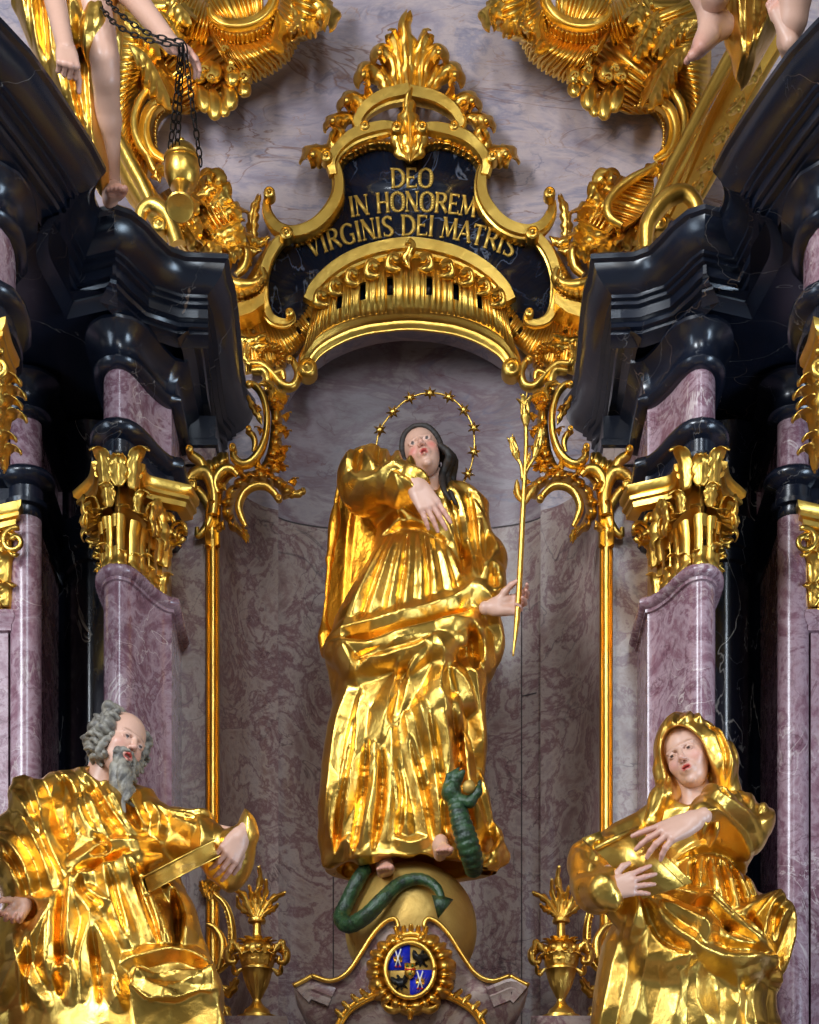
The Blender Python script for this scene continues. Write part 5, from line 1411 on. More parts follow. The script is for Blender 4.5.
# sleeve on the image right
many([[(470, 505), (490, 540), (500, 580)], [(482, 515), (478, 560), (486, 590)], [(498, 560), (488, 585), (480, 600)], [(476, 590), (492, 584), (502, 592)], [(465, 540), (472, 575), (470, 600)], [(500, 585), (500, 610), (484, 622)]], .045, 9)
many([[(484, 540), (484, 580)], [(474, 570), (478, 600)], [(492, 590), (492, 612)]], -.035, 6)
# cloak gathered across the hips
many([[(320, 652), (345, 650), (380, 642), (420, 632), (450, 620), (474, 606)], [(324, 656), (350, 672), (400, 668), (440, 652), (478, 646)], [(340, 664), (352, 690), (346, 706)], [(474, 608), (492, 628), (502, 650), (498, 668)], [(352, 700), (380, 684), (410, 676), (434, 664)], [(480, 640), (484, 668), (482, 690)]], .055, 11)
many([[(345, 662), (390, 656), (440, 640), (470, 630)], [(356, 684), (400, 680), (430, 668)], [(470, 650), (474, 690)]], -.05, 7)
many([[(434, 664), (444, 690), (440, 720), (462, 745)], [(434, 664), (408, 700), (388, 735), (380, 765)], [(470, 655), (476, 700), (482, 740), (484, 790)], [(352, 700), (338, 735), (330, 790), (324, 850)], [(440, 690), (466, 705), (480, 735)]], .06, 13)
many([[(446, 690), (452, 740), (462, 800)], [(392, 745), (404, 700), (425, 680)]], -.05, 9)
# lower gown
many([[(362, 715), (350, 780), (342, 855)], [(376, 760), (374, 810), (360, 868)], [(392, 742), (392, 800), (386, 858)], [(404, 735), (416, 790), (428, 855)], [(384, 765), (400, 810), (408, 850)], [(418, 725), (436, 790), (440, 850)], [(440, 730), (448, 780), (440, 830)], [(466, 750), (470, 800), (490, 845)], [(478, 770), (490, 820), (502, 850)], [(336, 790), (330, 830), (336, 868)], [(428, 800), (452, 835), (456, 860)]], .05, 9)
many([[(356, 740), (346, 800), (336, 860)], [(368, 760), (362, 820), (352, 868)], [(383, 770), (382, 820), (374, 865)], [(398, 780), (402, 820), (398, 850)], [(410, 760), (424, 810), (432, 855)], [(430, 740), (440, 800), (446, 845)], [(458, 740), (462, 800), (474, 850)]], -.05, 6)
many([[(322, 846), (334, 862), (346, 852), (358, 868), (372, 858)], [(392, 852), (410, 858), (432, 850)], [(470, 862), (490, 868), (502, 850)]], .03, 7)

rows = [(482, 430, 14, .06, .62), (490, 432, 44, .11, .60), (505, 434, 58, .145, .60), (530, 430, 56, .15, .63), (552, 418, 46, .14, .66), (580, 412, 58, .17, .67), (620, 406, 76, .20, .67),
        (660, 404, 80, .22, .66), (720, 404, 74, .22, .66), (780, 404, 78, .22, .64), (830, 406, 84, .23, .62), (858, 408, 88, .24, .60), (870, 408, 86, .24, .60)]
def ex(F):
    c = F.cone
    # knee pushed forward, weight leg
    c(P(425, 660, .76), P(436, 715, .84), .12, .115, .06); c(P(436, 715, .84), P(446, 830, .70), .11, .10, .06)
    c(P(380, 660, .70), P(366, 850, .68), .11, .11, .06)
    # left (image right) sleeve
    c(P(462, 505, .60), P(484, 560, .64), .075, .085, .04); c(P(484, 560, .64), P(482, 600, .80), .085, .075, .04)
    F.ell(P(486, 640, .66), (.07, .09, .15), .04)
    # raised sleeve
    c(P(400, 498, .64), P(362, 486, .78), .085, .10, .04); c(P(362, 484, .80), P(404, 486, .95), .105, .07, .04); c(P(396, 484, .94), P(411, 482, 1.0), .075, .060, .01); c(P(372, 462, .74), P(366, 490, .78), .055, .10, .04); c(P(374, 454, .74), P(404, 474, .90), .03, .045, .05)
    # cloak roll
    ch = [P(326, 652, .74), P(350, 658, .84), P(400, 654, .92), P(450, 636, .90), P(476, 616, .80)]
    F.chain(ch, [.035, .06, .07, .065, .04], .03)
    F.ell(P(334, 655, .78), (.055, .06, .035), .02)
    # hem flare and turned-up corner
    F.chain([P(470, 860, .80), P(488, 868, .78), P(499, 856, .74), P(497, 835, .70)], [.035, .045, .04, .02], .03)
    c(P(330, 840, .62), P(330, 862, .66), .05, .045, .04)
    F.chain([P(462, 800, .86), P(456, 830, .88), P(462, 856, .88), P(478, 870, .86), P(494, 862, .82), P(500, 842, .76)], [.015, .024, .026, .026, .024, .015], .02)
    # collar
    F.chain([P(416, 500, .74), P(428, 506, .78), P(446, 494, .74), P(450, 484, .64)], [.02, .022, .02, .018], .02)
def cut(F):
    # neck opening and hollow hem
    for (x, y, r_) in ((350, 870, 8), (396, 868, 11), (422, 869, 14), (373, 873, 7)):
        F.cone(P(x, y, 1.2), P(x, y, .5), r_ * .0047, r_ * .0047, .015, 'd')
    F.ell(P(430, 482, .72), (.055, .08, .07), .01, None, 'd')
    F.loft([(P(0, 905, .6)[2], P(408, 0, .6)[0], -.6, .37, .20), (P(0, 862, .6)[2], P(408, 0, .6)[0], -.6, .33, .16), (P(0, 840, .6)[2], P(408, 0, .6)[0], -.6, .2, .08)], .02, 'd')
robe(rows, md, (308, 436, 512, 884, .46, .34), ex, f, 'robe', GOLD_R, mary, h=.006, cut=cut)
# hanging cloak seen from its lining on the image left
def ex2(F):
    F.slab(XZ([(374, 447), (356, 456), (344, 464), (336, 500), (329, 555), (324, 610), (323, 645), (332, 662), (350, 655), (368, 610), (384, 560), (392, 510), (386, 470)], .55), -.55, .022, .02, tilt=(-.35, 0), bend=1.5)
    F.chain([P(372, 448, .56), P(345, 463, .58), P(336, 500, .60), P(329, 560, .62), P(324, 620, .64), P(325, 655, .66)], [.016, .018, .018, .018, .02, .024], .012)
f2 = Folds(300, 430, 540, 900, .55, crumple=.02, cs=34, stretch=2.4, seed=8, ang=80)
f2.st([(368, 470), (350, 520), (345, 600), (340, 650)], .04, 14); f2.st([(382, 500), (370, 560), (356, 640)], .04, 12); f2.st([(358, 500), (352, 560), (346, 630)], -.03, 8)
robe(None, .55, (312, 436, 410, 672, .3, .3), ex2, f2, 'cloak', GOLD_D, mary, h=.0075)

# ---- ring of stars
halo = thing('star_halo', tuple(P(425, 450, .50)), 'thin gilded ring with nine six-pointed stars around the upward-gazing head', 'halo')
st_ = [(380, 430), (393, 412), (410, 398), (430, 393), (449, 397), (464, 410), (474, 428), (474, 452), (468, 474)]
ringp = [(376, 447), (380, 430), (393, 412), (410, 398), (430, 393), (449, 397), (464, 410), (473, 428), (474, 452), (468, 474), (455, 494)]
tube(MB(), [P(a, b, .50) for a, b in ringp], .0045, 8, n=60).build('ring', GOLD, halo)
def star(m, c, r, n=6, rot=0.0, th=.014, inner=.42):
    V = [c + np.array([0, -th, 0]), c + np.array([0, th * .4, 0])]
    for i in range(2 * n):
        a = rot + PI * i / n; q = r if i % 2 == 0 else r * inner
        V.append(c + np.array([q * math.sin(a), 0, q * math.cos(a)]))
    F = []
    for i in range(2 * n):
        j = (i + 1) % (2 * n); F += [(0, 2 + j, 2 + i), (1, 2 + i, 2 + j)]
    m.add(V, F); return m
for i, (a, b) in enumerate(st_):
    star(MB(), P(a, b, .515), .036, rot=.35 * i).build('star', GOLD, halo, smooth=False)
# ---- lily
lily = thing('lily_stem', tuple(P(514, 650, .97)), 'long gilded lily stalk with three blossoms held upright in her outstretched hand', 'lily')
LD = .97
tube(MB(), [P(513, 656, LD), P(516, 630, LD), P(519, 590, LD), P(523, 510, LD), (P(526, 450, LD)), P(526, 424, LD)], [.004, .013, .013, .012, .010, .010], 8, n=40).build('stem', GOLD, lily)
tube(MB(), [P(524, 480, LD), P(527, 470, LD), P(536, 455, LD)], [.009, .008, .008], 8).build('stem', GOLD, lily)
tube(MB(), [P(523, 480, LD), P(521, 465, LD), P(517, 458, LD)], [.009, .008, .008], 8).build('stem', GOLD, lily)
def bloom(bx, by, tx, ty, w, n=5, open_=1.0):
    m = MB(); a = P(bx, by, LD); b = P(tx, ty, LD); ax = b - a; L = np.linalg.norm(ax); ax /= L
    u = np.cross(ax, [0, 1, 0]); u /= np.linalg.norm(u); v = np.cross(ax, u)
    for i in range(n):
        q = 2 * PI * i / n; o = u * math.cos(q) + v * math.sin(q); sd = np.cross(ax, o)
        leaf3(m, a + o * w * .12, o, ax, sd, L * 1.15, w * .55, curl=.28 * open_, lobes=1, nu=14, nv=7, thick=.005)
    tube(m, [a, a + ax * L * .45, a + ax * L * .6], [w * .25, w * .6, w * .3], 8)
    for i in range(3):
        q = 2 * PI * i / 3; o = u * math.cos(q) + v * math.sin(q)
        tube(m, [a + ax * L * .5, a + ax * L * 1.0 + o * w * .2, a + ax * L * 1.25 + o * w * .5], .003, 5, n=6)
    return m
bloom(526, 426, 525, 400, .042).build('blossom', GOLD, lily); bloom(518, 460, 512, 441, .034, open_=.5).build('blossom', GOLD, lily); bloom(534, 458, 541, 434, .034, open_=.6).build('blossom', GOLD, lily)
for pts, w in (([(523, 502), (518, 492), (517, 480)], 4), ([(524, 505), (530, 492), (536, 485)], 4), ([(524, 480), (526, 466), (530, 452)], 3)):
    leaf(MB(), pts, w, LD, lobes=1, curl=.02, cup=.8).build('leaf', GOLD, lily)
# ---- globe
g = MB(); gc = P(411, 930, .52); ball(g, gc, .312, 64, 40)
tag(g.build('globe', GOLD_M, origin=gc - np.array([0, 0, .31])), 'large dull gold globe carrying the standing statue', 'globe')
# ---- dragon-like serpent
sn = thing('serpent', tuple(P(400, 900, .8)), 'green scaly serpent curled over the globe with a golden apple in its jaws', 'serpent')
def scaled_tube(pts, rad, n=90, ns=14, ridge=.08, fr=34, up=(0, -1, 0)):
    m = MB(); p = catmull(np.array(pts), n); rr = np.interp(np.linspace(0, 1, n), np.linspace(0, 1, len(rad)), rad)
    rr = rr * (1 + ridge * np.abs(np.sin(np.linspace(0, PI * fr, n))))
    t = frames(p); u = np.array(up, float); Nn = np.cross(t, u); Nn /= np.linalg.norm(Nn, axis=1)[:, None] + 1e-9; B = np.cross(Nn, t)
    a = np.linspace(0, 2 * PI, ns, endpoint=False)
    V = p[:, None] + rr[:, None, None] * (np.cos(a)[None, :, None] * Nn[:, None] + np.sin(a)[None, :, None] * B[:, None])
    m.add(V, grid_faces(n, ns, wv=True) + [tuple(range(ns)), tuple((n - 1) * ns + i for i in reversed(range(ns)))])
    return m
scaled_tube([P(366, 868, .70), P(357, 882, .74), P(346, 905, .72), P(341, 918, .74), P(349, 925, .80), P(366, 916, .86), P(382, 900, .88), P(400, 884, .84), P(420, 879, .84), P(436, 887, .88), P(443, 902, .90)],
            [.030, .034, .035, .036, .037, .036, .034, .031, .027, .022, .015], ridge=.07, fr=30).build('tail', SNAKE, sn)
m = MB(); tp = [(443, 899), (452, 899), (438, 918), (432, 895), (440, 902)]
V = np.array([P(443, 896, .93), P(453, 899, .93), P(438, 918, .93), P(432, 895, .93), P(441, 903, .97)])
V2 = V + np.array([0, .02, 0]); m.add(np.vstack([V, V2]), [(0, 1, 4), (1, 2, 4), (2, 3, 4), (3, 0, 4), (5, 9, 6), (6, 9, 7), (7, 9, 8), (8, 9, 5), (0, 5, 6, 1), (1, 6, 7, 2), (2, 7, 8, 3), (3, 8, 5, 0)])
m.build('tail_tip', SNAKE, sn, smooth=False)
scaled_tube([P(474, 872, .84), P(472, 858, .92), P(466, 838, .96), P(460, 818, .96), P(456, 802, .95), P(452, 792, .93)], [.036, .046, .049, .044, .038, .034], ridge=.12, fr=15, n=80).build('neck', SNAKE, sn)
F = Field(P(438, 812, .96) - [0, .14, 0], P(486, 764, .96) + [0, .14, 0], .004)
F.ell(P(451, 792, .95), (.045, .05, .045), .02); F.chain([P(452, 788, .95), P(457, 778, .97), P(463, 772, .99)], [.036, .026, .012], .015)
F.chain([P(455, 800, .95), P(470, 802, .98), P(478, 792, .99), P(480, 782, .99)], [.036, .024, .018, .009], .015)
for q in ((-.5), (.5)):
    F.chain([P(446, 786, .95 + .03 * q), P(449, 776, .95 + .06 * q), P(459, 768, .95 + .06 * q)], [.014, .014, .005], .008)
    F.ell(P(452, 784, .95 + .07 * q), (.014, .014, .014), .004)
V, Fc = F.mesh(); mb_from(V, Fc).build('head', SNAKE, sn, recalc=False)
g = MB(); ball(g, P(469, 787, 1.0), .030, 20, 14)
tag(g.build('golden_apple', GOLD_M, origin=P(469, 793, 1.0)), 'small golden apple clamped in the open jaws of the green serpent', 'apple')

# ---- marble pediment below the globe
ped = thing('marble_pediment', tuple(P(411, 1284, .88)), 'dark mauve marble curved pediment with gilded edge under the globe', 'pediment')
half = [(293, 986), (312, 976), (330, 980), (346, 974), (360, 955), (372, 936), (384, 923), (394, 919), (400, 926), (411, 930)]
half = [half[0]] + [tuple(q) for q in catmull(half[1:-1], 30)] + [half[-1]]
poly = half + [(822 - q[0], q[1]) for q in reversed(half[:-1])] + [(516, 1012), (498, 1032), (498, 1284), (324, 1284), (324, 1032), (306, 1012)]
plate(MB(), poly, .88, .38).build('pediment_body', NICHE, ped, smooth=False)
for sg in (0, 1):
    mm = (lambda p: p) if sg == 0 else (lambda p: [(822 - q[0],) + tuple(q[1:]) for q in p])
    m = strip(MB(), mm([(293, 986), (303, 981), (312, 976)]), 2.6, .90, 'half'); strip(m, mm([(312, 976), (330, 981), (346, 974), (360, 955), (372, 936), (384, 923), (394, 919), (398, 926), (394, 930)]), 2.6, .90, 'half', 1.2)
    m.build('gilded_edge', GOLD, ped)
    m = MB()
    pr = [(-1, 0), (-1, .3), (-.3, .5), (0, .8), (.2, .5), (.7, 1.0), (1, .9), (1, 0)]
    strip(m, mm([(302, 996), (310, 990), (322, 994), (332, 998)]), 10, .88, pr, .7); m.build('moulding', NICHE, ped, angle=40)
m = MB(); arc_ = [(330, 1045), (345, 1015), (365, 1000), (388, 992), (411, 989)]; arc_ += [(822 - q[0], q[1]) for q in reversed(arc_[:-1])]
strip(m, arc_, 4, .90, 'mold', 1.2); m.build('gilded_arch', GOLD, ped, angle=50)
for sg in (0, 1):
    mm = (lambda p: p) if sg == 0 else (lambda p: [(822 - q[0],) + tuple(q[1:]) for q in p])
    for (x, y) in ((340, 1014), (347, 1006), (356, 999), (365, 994), (374, 990)):
        leaf(MB(), mm([(x + 4, y + 6), (x, y), (x - 4, y - 4)]), 4, .92, lobes=2, curl=.02).build('acanthus_leaf', GOLD, ped)
# ---- coat of arms
ca = thing('coat_of_arms', tuple(P(411, 1010, .95)), 'oval painted coat of arms quartered blue and gold in a gilded shell frame with crown', 'coat of arms')
AD = 1.0
def oval(cx, cy, rx, ry, a0=0, a1=360, n=40): return [(cx + rx * math.cos(math.radians(a)), cy - ry * math.sin(math.radians(a))) for a in np.linspace(a0, a1, n)]
fband(MB(), oval(410, 971, 24, 27, 100, 440, 40), oval(411, 971, 46, 43, 100, 440, 40), nf=22, d=.93, bulge=.06, amp=.03, scal=.3, thick=.05, sharp=.7).build('ruff_frame', GOLD, ca, angle=60)
tube(MB(), [P(a, b, AD + .01) for a, b in oval(410, 970, 24.5, 27.5)], .012, 8, n=60).build('rim', GOLD, ca)
plate(MB(), oval(410, 970, 24, 27)[:-1], AD, .05).build('shield', GOLD_M, ca, smooth=False)
def sector(a0, a1): return [(410, 970)] + oval(410, 970, 23, 26, a0, a1, 14)
for a0, a1, q in ((90, 180, 0), (270, 360, 0)):
    plate(MB(), sector(a0, a1), AD + .004, .01).build('blue_quarter', BLUE, ca, smooth=False)
def eagle(cx, cy, s, flip=1, rot=0):
    pts = [(0, -9), (2, -10), (3, -8), (2, -6), (4, -5), (7, -8), (10, -9), (11, -5), (10, -1), (7, 2), (4, 2), (6, 6), (9, 8), (8, 10), (4, 8), (2, 6), (1, 9), (0, 12), (-1, 9), (-2, 6), (-4, 8), (-8, 10), (-7, 7), (-4, 3), (-7, 3), (-10, 0), (-11, -5), (-10, -9), (-7, -8), (-4, -4), (-1, -5), (-1, -7)]
    c, s_ = math.cos(rot), math.sin(rot)
    return [(cx + flip * s * (x * c - y * s_), cy + s * (x * s_ + y * c)) for x, y in pts]
plate(MB(), eagle(421, 958, .85, 1, .1), AD + .009, .008).build('black_eagle', INK, ca, smooth=False)
plate(MB(), eagle(400, 982, .80, -1, .2), AD + .009, .008).build('black_eagle', INK, ca, smooth=False)
for cx, cy in ((398, 958), (420, 980)):
    cr_ = [(-5, -3), (-3.5, 0), (-2, -4), (0, -1), (2, -4), (3.5, 0), (5, -3), (4, 4), (-4, 4)]
    plate(MB(), [(cx + x, cy + y) for x, y in cr_], AD + .012, .006).build('crown_charge', GOLD, ca, smooth=False)
    m = MB()
    for g_ in (-1, 1): tube(m, [P(cx + g_ * 3, cy - 9, AD + .012), P(cx - g_ * 2.5, cy + 8, AD + .012)], .0035, 5, n=3)
    m.build('crossed_staves', WHITE, ca)
    m = MB()
    for g_ in (-1, 1): plate(m, [(cx + g_ * 2 - 1.4, cy + 9), (cx + g_ * 2, cy + 5), (cx + g_ * 2 + 1.4, cy + 9)], AD + .013, .006)
    m.build('red_tips', RED, ca, smooth=False)
plate(MB(), [(404.5, 963), (415.5, 963), (415.5, 973), (413, 977), (410, 979), (407, 977), (404.5, 973)], AD + .016, .012).build('small_shield', GOLD, ca, smooth=False)
plate(MB(), [(405, 968.5), (415, 968.5), (415, 970), (405, 970)], AD + .019, .004).build('red_bar', RED, ca, smooth=False)
m = MB()
for x, y in ((407.4, 965.8), (412.6, 965.8), (410, 974)): star(m, P(x, y, AD + .019), .009, 3, th=.003)
m.build('green_leaves', GREEN, ca, smooth=False)
m = MB()
for i in range(5): leaf(m, [(411 + (i - 2) * 5, 940), (411 + (i - 2) * 6.5, 933), (411 + (i - 2) * 7.5, 925 + abs(i - 2) * 1.2)], 4.2, .98, lobes=2, curl=.03)
strip(m, [(396, 938), (411, 934), (426, 938)], 3, .98, 'half'); strip(m, [(394, 943), (411, 939), (428, 943)], 2.4, .99, 'half')
m.build('crown', GOLD, ca)
m = strip(MB(), [(388, 1000), (386, 1006), (392, 1010), (400, 1008), (411, 1011), (422, 1008), (430, 1010), (436, 1006), (434, 1000)], [2, 4, 5, 5, 6, 5, 5, 4, 2], .95, 'half', 1.2); m.build('lower_scroll', GOLD, ca)
leaf(MB(), [(411, 1000), (411, 1010), (410, 1018)], 5, .97, lobes=3).build('acanthus_leaf', GOLD, ca)

# ---- urns
def urn(cx, label):
    UD = .35; yb = 1020
    base = P(cx, yb, UD); t = thing('gilded_urn', tuple(base), label, 'urn'); k = (10 - UD) / FPX
    z = lambda py: (yb - py) * k; r = lambda q: q * k
    lathe(MB(), base, [(0.001, 0), (r(20), 0), (r(20), z(1017)), (r(15), z(1016)), (r(13.5), z(1013)), (r(12), z(1010)), (r(8), z(1007)), (r(5), z(1003)), (r(4), z(1000)), (r(5), z(998)), (0.001, z(998))], 32).build('base', GOLD, t, angle=50)
    lathe(MB(), base, [(r(4), z(1000)), (r(7), z(994)), (r(11), z(986)), (r(14), z(977)), (r(15), z(972)), (r(16.5), z(971)), (r(16.5), z(969)), (r(14.5), z(968)), (r(16), z(960)), (r(18), z(954)), (r(17), z(948)), (r(12), z(943)), (r(6), z(941)), (.001, z(940))], 40, flute=16, famp=.10, frange=(z(999), z(975))).build('bowl', GOLD, t, angle=50)
    lathe(MB(), base, [(r(5.5), z(943)), (r(4.5), z(938)), (r(4), z(928)), (r(4.2), z(924)), (r(8.5), z(923)), (r(9), z(921)), (r(8), z(918)), (r(3), z(917))], 24).build('neck', GOLD, t, angle=50)
    m = MB()
    for i in range(9):
        a = 2 * PI * i / 9; o = np.array([math.cos(a), math.sin(a), 0]); sd = np.array([-o[1], o[0], 0])
        leaf3(m, base + o * r(15) + np.array([0, 0, z(968)]), o, np.array([0, 0, 1.]), sd, .09, .035, curl=.8, lobes=3)
        ball(m, base + o * r(16) + np.array([0, 0, z(951)]), .022, 10, 7)
        leaf3(m, base + o * r(10) + np.array([0, 0, z(945)]), o, np.array([0, 0, 1.]) * .5 + o * .6, sd, .06, .025, curl=.6, lobes=2)
    m.build('acanthus_leaves', GOLD, t)
    for g_ in (-1, 1):
        m = MB(); strip(m, [(cx + g_ * 13, 950), (cx + g_ * 22, 948), (cx + g_ * 29, 953), (cx + g_ * 28, 962), (cx + g_ * 22, 962), (cx + g_ * 22, 956)], [4, 4.5, 5, 4, 3, 2], UD, 'half', 1.2)
        leaf(m, [(cx + g_ * 16, 952), (cx + g_ * 24, 943), (cx + g_ * 28, 950)], 5, UD + .05, lobes=3, curl=.03); leaf(m, [(cx + g_ * 15, 968), (cx + g_ * 22, 972), (cx + g_ * 24, 966)], 4, UD + .04, lobes=2)
        m.build('handle', GOLD, t)
    for pts, w in (([(0, 918), (-1, 900), (3, 880), (2, 867)], 5), ([(0, 918), (4, 905), (8, 893), (9, 880)], 4.5), ([(-2, 918), (-8, 908), (-14, 895), (-22, 888)], 5.5), ([(2, 918), (8, 908), (16, 898), (27, 892)], 5), ([(-1, 918), (-5, 904), (-6, 894), (-8, 886)], 4), ([(-3, 918), (-10, 912), (-18, 905), (-20, 897)], 4), ([(3, 918), (9, 912), (16, 908), (20, 904)], 4), ([(1, 918), (3, 905), (1, 894), (4, 886)], 4)):
        leaf(MB(), [(cx + a * (1 if cx < 400 else -1), b) for a, b in pts], w, UD + .02 + .02 * (w > 5), lobes=4, curl=.06, serr=.5).build('leaf', GOLD, t)
urn(257, 'gilded urn with leaf spray left of the pediment')
urn(561, 'gilded urn with leaf spray right of the pediment')
m = MB()
for cx in (257, 561):
    c = P(cx, 1021, .35)
    b = MB(); hh = c[2] - 2.6; box(b, (c[0], c[1], 2.6 + hh / 2), (.30, .21, hh)); tag(b.build('marble_plinth', NICHE, origin=(c[0], c[1], 2.6), smooth=False), 'mauve marble plinth under the urn at %s' % ('left' if cx < 400 else 'right'), 'plinth')
# ================================================================== bearded man, lower left
D1 = 1.42
man = thing('bearded_saint_statue', tuple(P(110, 1100, D1)), 'gilded statue of a grey-bearded man in heavy robes resting a book on his arm', 'statue')
hc = P(121, 744, 1.50)
hd = head(hc, (.66, -.74, -.14), (.46, .06, .89), .285, mouth=.02, lid=.024, age=1, blush=.35)
Rm = hd[3]; sm = .285
def hm(x, y, z): return hc + Rm @ (np.array([x, y, z]) * sm)
parts = [hd, limb([[(hc + np.array([-.01, .04, -.04]), .075), (P(106, 772, 1.44), .075), (P(98, 800, 1.42), .10)],
                   [(P(98, 805, 1.42), .10), (P(100, 880, 1.42), .14), (P(112, 980, 1.42), .13), (P(118, 1095, 1.42), .10)],
                   [(P(75, 812, 1.42), .09), (P(20, 860, 1.42), .07), (P(24, 905, 1.55), .036)],
                   [(P(125, 812, 1.42), .09), (P(190, 835, 1.46), .07), (P(242, 838, 1.70), .034)]], h=.011)]
parts.append(hand(P(241, 836, 1.76), (-.46, -.30, -.84), (-.55, .75, -.1), .22, side=1, curls=(22, 26, 28, 32), spread=5, thumb=(.2, .6)))
parts.append(hand(P(24, 902, 1.56), (-.42, -.42, -.8), (.4, -.8, .35), .195, side=1, curls=(28, 34, 42, 48), spread=8, thumb=(.6, .4)))
body_from(parts, man)
# hair and beard
rr = np.random.RandomState(4)
def curly(base, tip, amp, n=7, ph=0.0, up=(0, 0, 1)):
    base, tip = np.array(base), np.array(tip); ax = tip - base; L = np.linalg.norm(ax); ax /= L
    u = np.cross(ax, [.2, .9, .3]); u /= np.linalg.norm(u); v = np.cross(ax, u)
    return [base + ax * L * t + (u * math.cos(ph + 7 * t) + v * math.sin(ph + 7 * t)) * amp * (.4 + t) for t in np.linspace(0, 1, n)]
locks = []
for i in range(54):
    a = rr.uniform(-1, 1); th = rr.uniform(.15, 1.0)
    # around skull: sides and back
    ang = (.9 + 1.25 * th) * (1 if a > 0 else -1); zz = rr.uniform(-.28, .42)
    r_ = math.sqrt(max(.02, 1 - ((zz - .12) / .42) ** 2))
    b = (math.sin(ang) * .35 * r_, -math.cos(ang) * .40 * r_ + .07, zz)
    t_ = (b[0] * 1.22, b[1] * 1.12 + .02, zz - rr.uniform(.1, .24))
    locks.append((curly(hm(*b), hm(*t_), .020, 7, rr.uniform(0, 6)), [.015, .017, .014, .007]))
for i in range(9):
    x = -.32 + .08 * i
    locks.append((curly(hm(x, .02 + .1 * (1 - abs(x)), .46 - .4 * x * x), hm(x * 1.3, .12, .36 - .5 * x * x), .018, 6, i), [.018, .020, .016, .010]))
locks.append(([hm(0, .2, .25), hm(0, .34, .0), hm(0, .3, -.25)], [.075, .075, .05]))
curls_mesh(locks, 0, LASTBODY, HAIR_G, 'hair', h=.0034, k=.0015)
locks = []
dn = np.array([.14, -.12, -1.0]); dn /= np.linalg.norm(dn)
for i in range(17):
    a = (i - 8) / 8.0
    b = hm(.27 * a, -.32 + .20 * abs(a) ** 1.5, -.36 + .34 * abs(a) ** 1.4)
    L = .21 * (1 - .60 * abs(a) ** .8) + rr.uniform(-.015, .02)
    t_ = b + dn * L + Rm @ np.array([-.035 * a, 0, 0]) + np.array([-.012 * a, -.03 * (1 - abs(a)), 0])
    locks.append((curly(b, t_, .016, 9, i * 1.9), [.013, .017, .016, .013, .007]))
    if i % 2 == 0:
        locks.append((curly(b + np.array([0, .02, 0]), t_ * .7 + b * .3 + np.array([0, .02, 0]), .016, 8, i * 2.9), [.015, .019, .015, .008]))
for g_ in (-1, 1):
    for j in range(2):
        locks.append((curly(hm(.03 * g_, -.40, -.195), hm(g_ * (.17 + .02 * j), -.30, -.25 - .07 * j), .004, 6, j), [.006, .010, .007]))
    for j in range(4):
        locks.append((curly(hm(g_ * .28, -.05, .02 - .1 * j), hm(g_ * .27, -.15, -.12 - .1 * j), .014, 6, j * 2), [.014, .017, .010]))
locks.append(([hm(0, -.24, -.46), hm(0, -.24, -.52) + dn * .06, hm(0, -.25, -.5) + dn * .11], [.036, .036, .018]))
curls_mesh(locks, 0, LASTBODY, HAIR_G, 'beard', h=.0032, k=.0015)

c7 = lambda *p: [(x / 2.925, 690 + y / 2.925) for x, y in p]
f = Folds(-30, 760, 280, 1110, D1, crumple=.034, cs=42, stretch=1.6, seed=21, ang=20)
def many(lst, h, w):
    for l in lst: f.st(l, h, w)
many([c7((235, 245), (300, 330), (360, 420), (420, 490)), c7((300, 265), (345, 340), (395, 440), (430, 480)), c7((335, 265), (360, 330), (400, 390)), c7((372, 305), (405, 370), (440, 440)), c7((105, 285), (130, 350), (155, 450), (190, 540), (228, 615)),
      c7((180, 260), (240, 330), (270, 430), (330, 500)), c7((150, 270), (190, 300), (215, 400), (240, 470)), c7((440, 350), (480, 400), (480, 470)), c7((250, 300), (310, 420), (345, 500)),
      c7((215, 560), (280, 545), (345, 505), (420, 500), (480, 485)), c7((440, 350), (520, 400), (600, 420)), c7((470, 375), (560, 400), (640, 395))], .055, 9)
many([c7((208, 310), (202, 400), (225, 500))], -.11, 15)
many([c7((205, 330), (200, 420), (225, 520)), c7((275, 300), (330, 400), (385, 480)), c7((355, 300), (400, 400), (425, 450)), c7((300, 480), (340, 515), (300, 545)), c7((235, 590), (330, 560), (400, 530))], -.06, 7)
many([c7((285, 560), (250, 640), (300, 720), (270, 830), (265, 960)), c7((330, 545), (350, 640), (380, 730), (415, 820)), c7((380, 525), (430, 640), (470, 740), (480, 800)), c7((425, 590), (480, 680), (510, 760), (515, 800)), c7((490, 590), (540, 640), (560, 700), (550, 800)), c7((250, 640), (320, 670), (385, 690)), c7((300, 720), (340, 800), (375, 900), (385, 960)),
      c7((240, 570), (235, 700), (240, 850)), c7((180, 640), (175, 760), (170, 900)), c7((455, 600), (490, 740), (495, 800))], .055, 9)
many([c7((345, 580), (370, 680), (400, 780)), c7((405, 560), (450, 680), (490, 790)), c7((270, 600), (268, 640), (330, 690)), c7((210, 620), (205, 800), (210, 880)), c7((520, 620), (530, 700), (530, 790)), c7((300, 760), (310, 860), (320, 960))], -.055, 6)
many([c7((365, 870), (400, 845), (450, 830), (530, 800), (600, 812), (645, 835)), c7((365, 870), (362, 920), (385, 980)), c7((640, 830), (648, 900), (640, 970)), c7((500, 950), (560, 930), (620, 900)), c7((420, 860), (470, 930), (560, 960))], .05, 9)
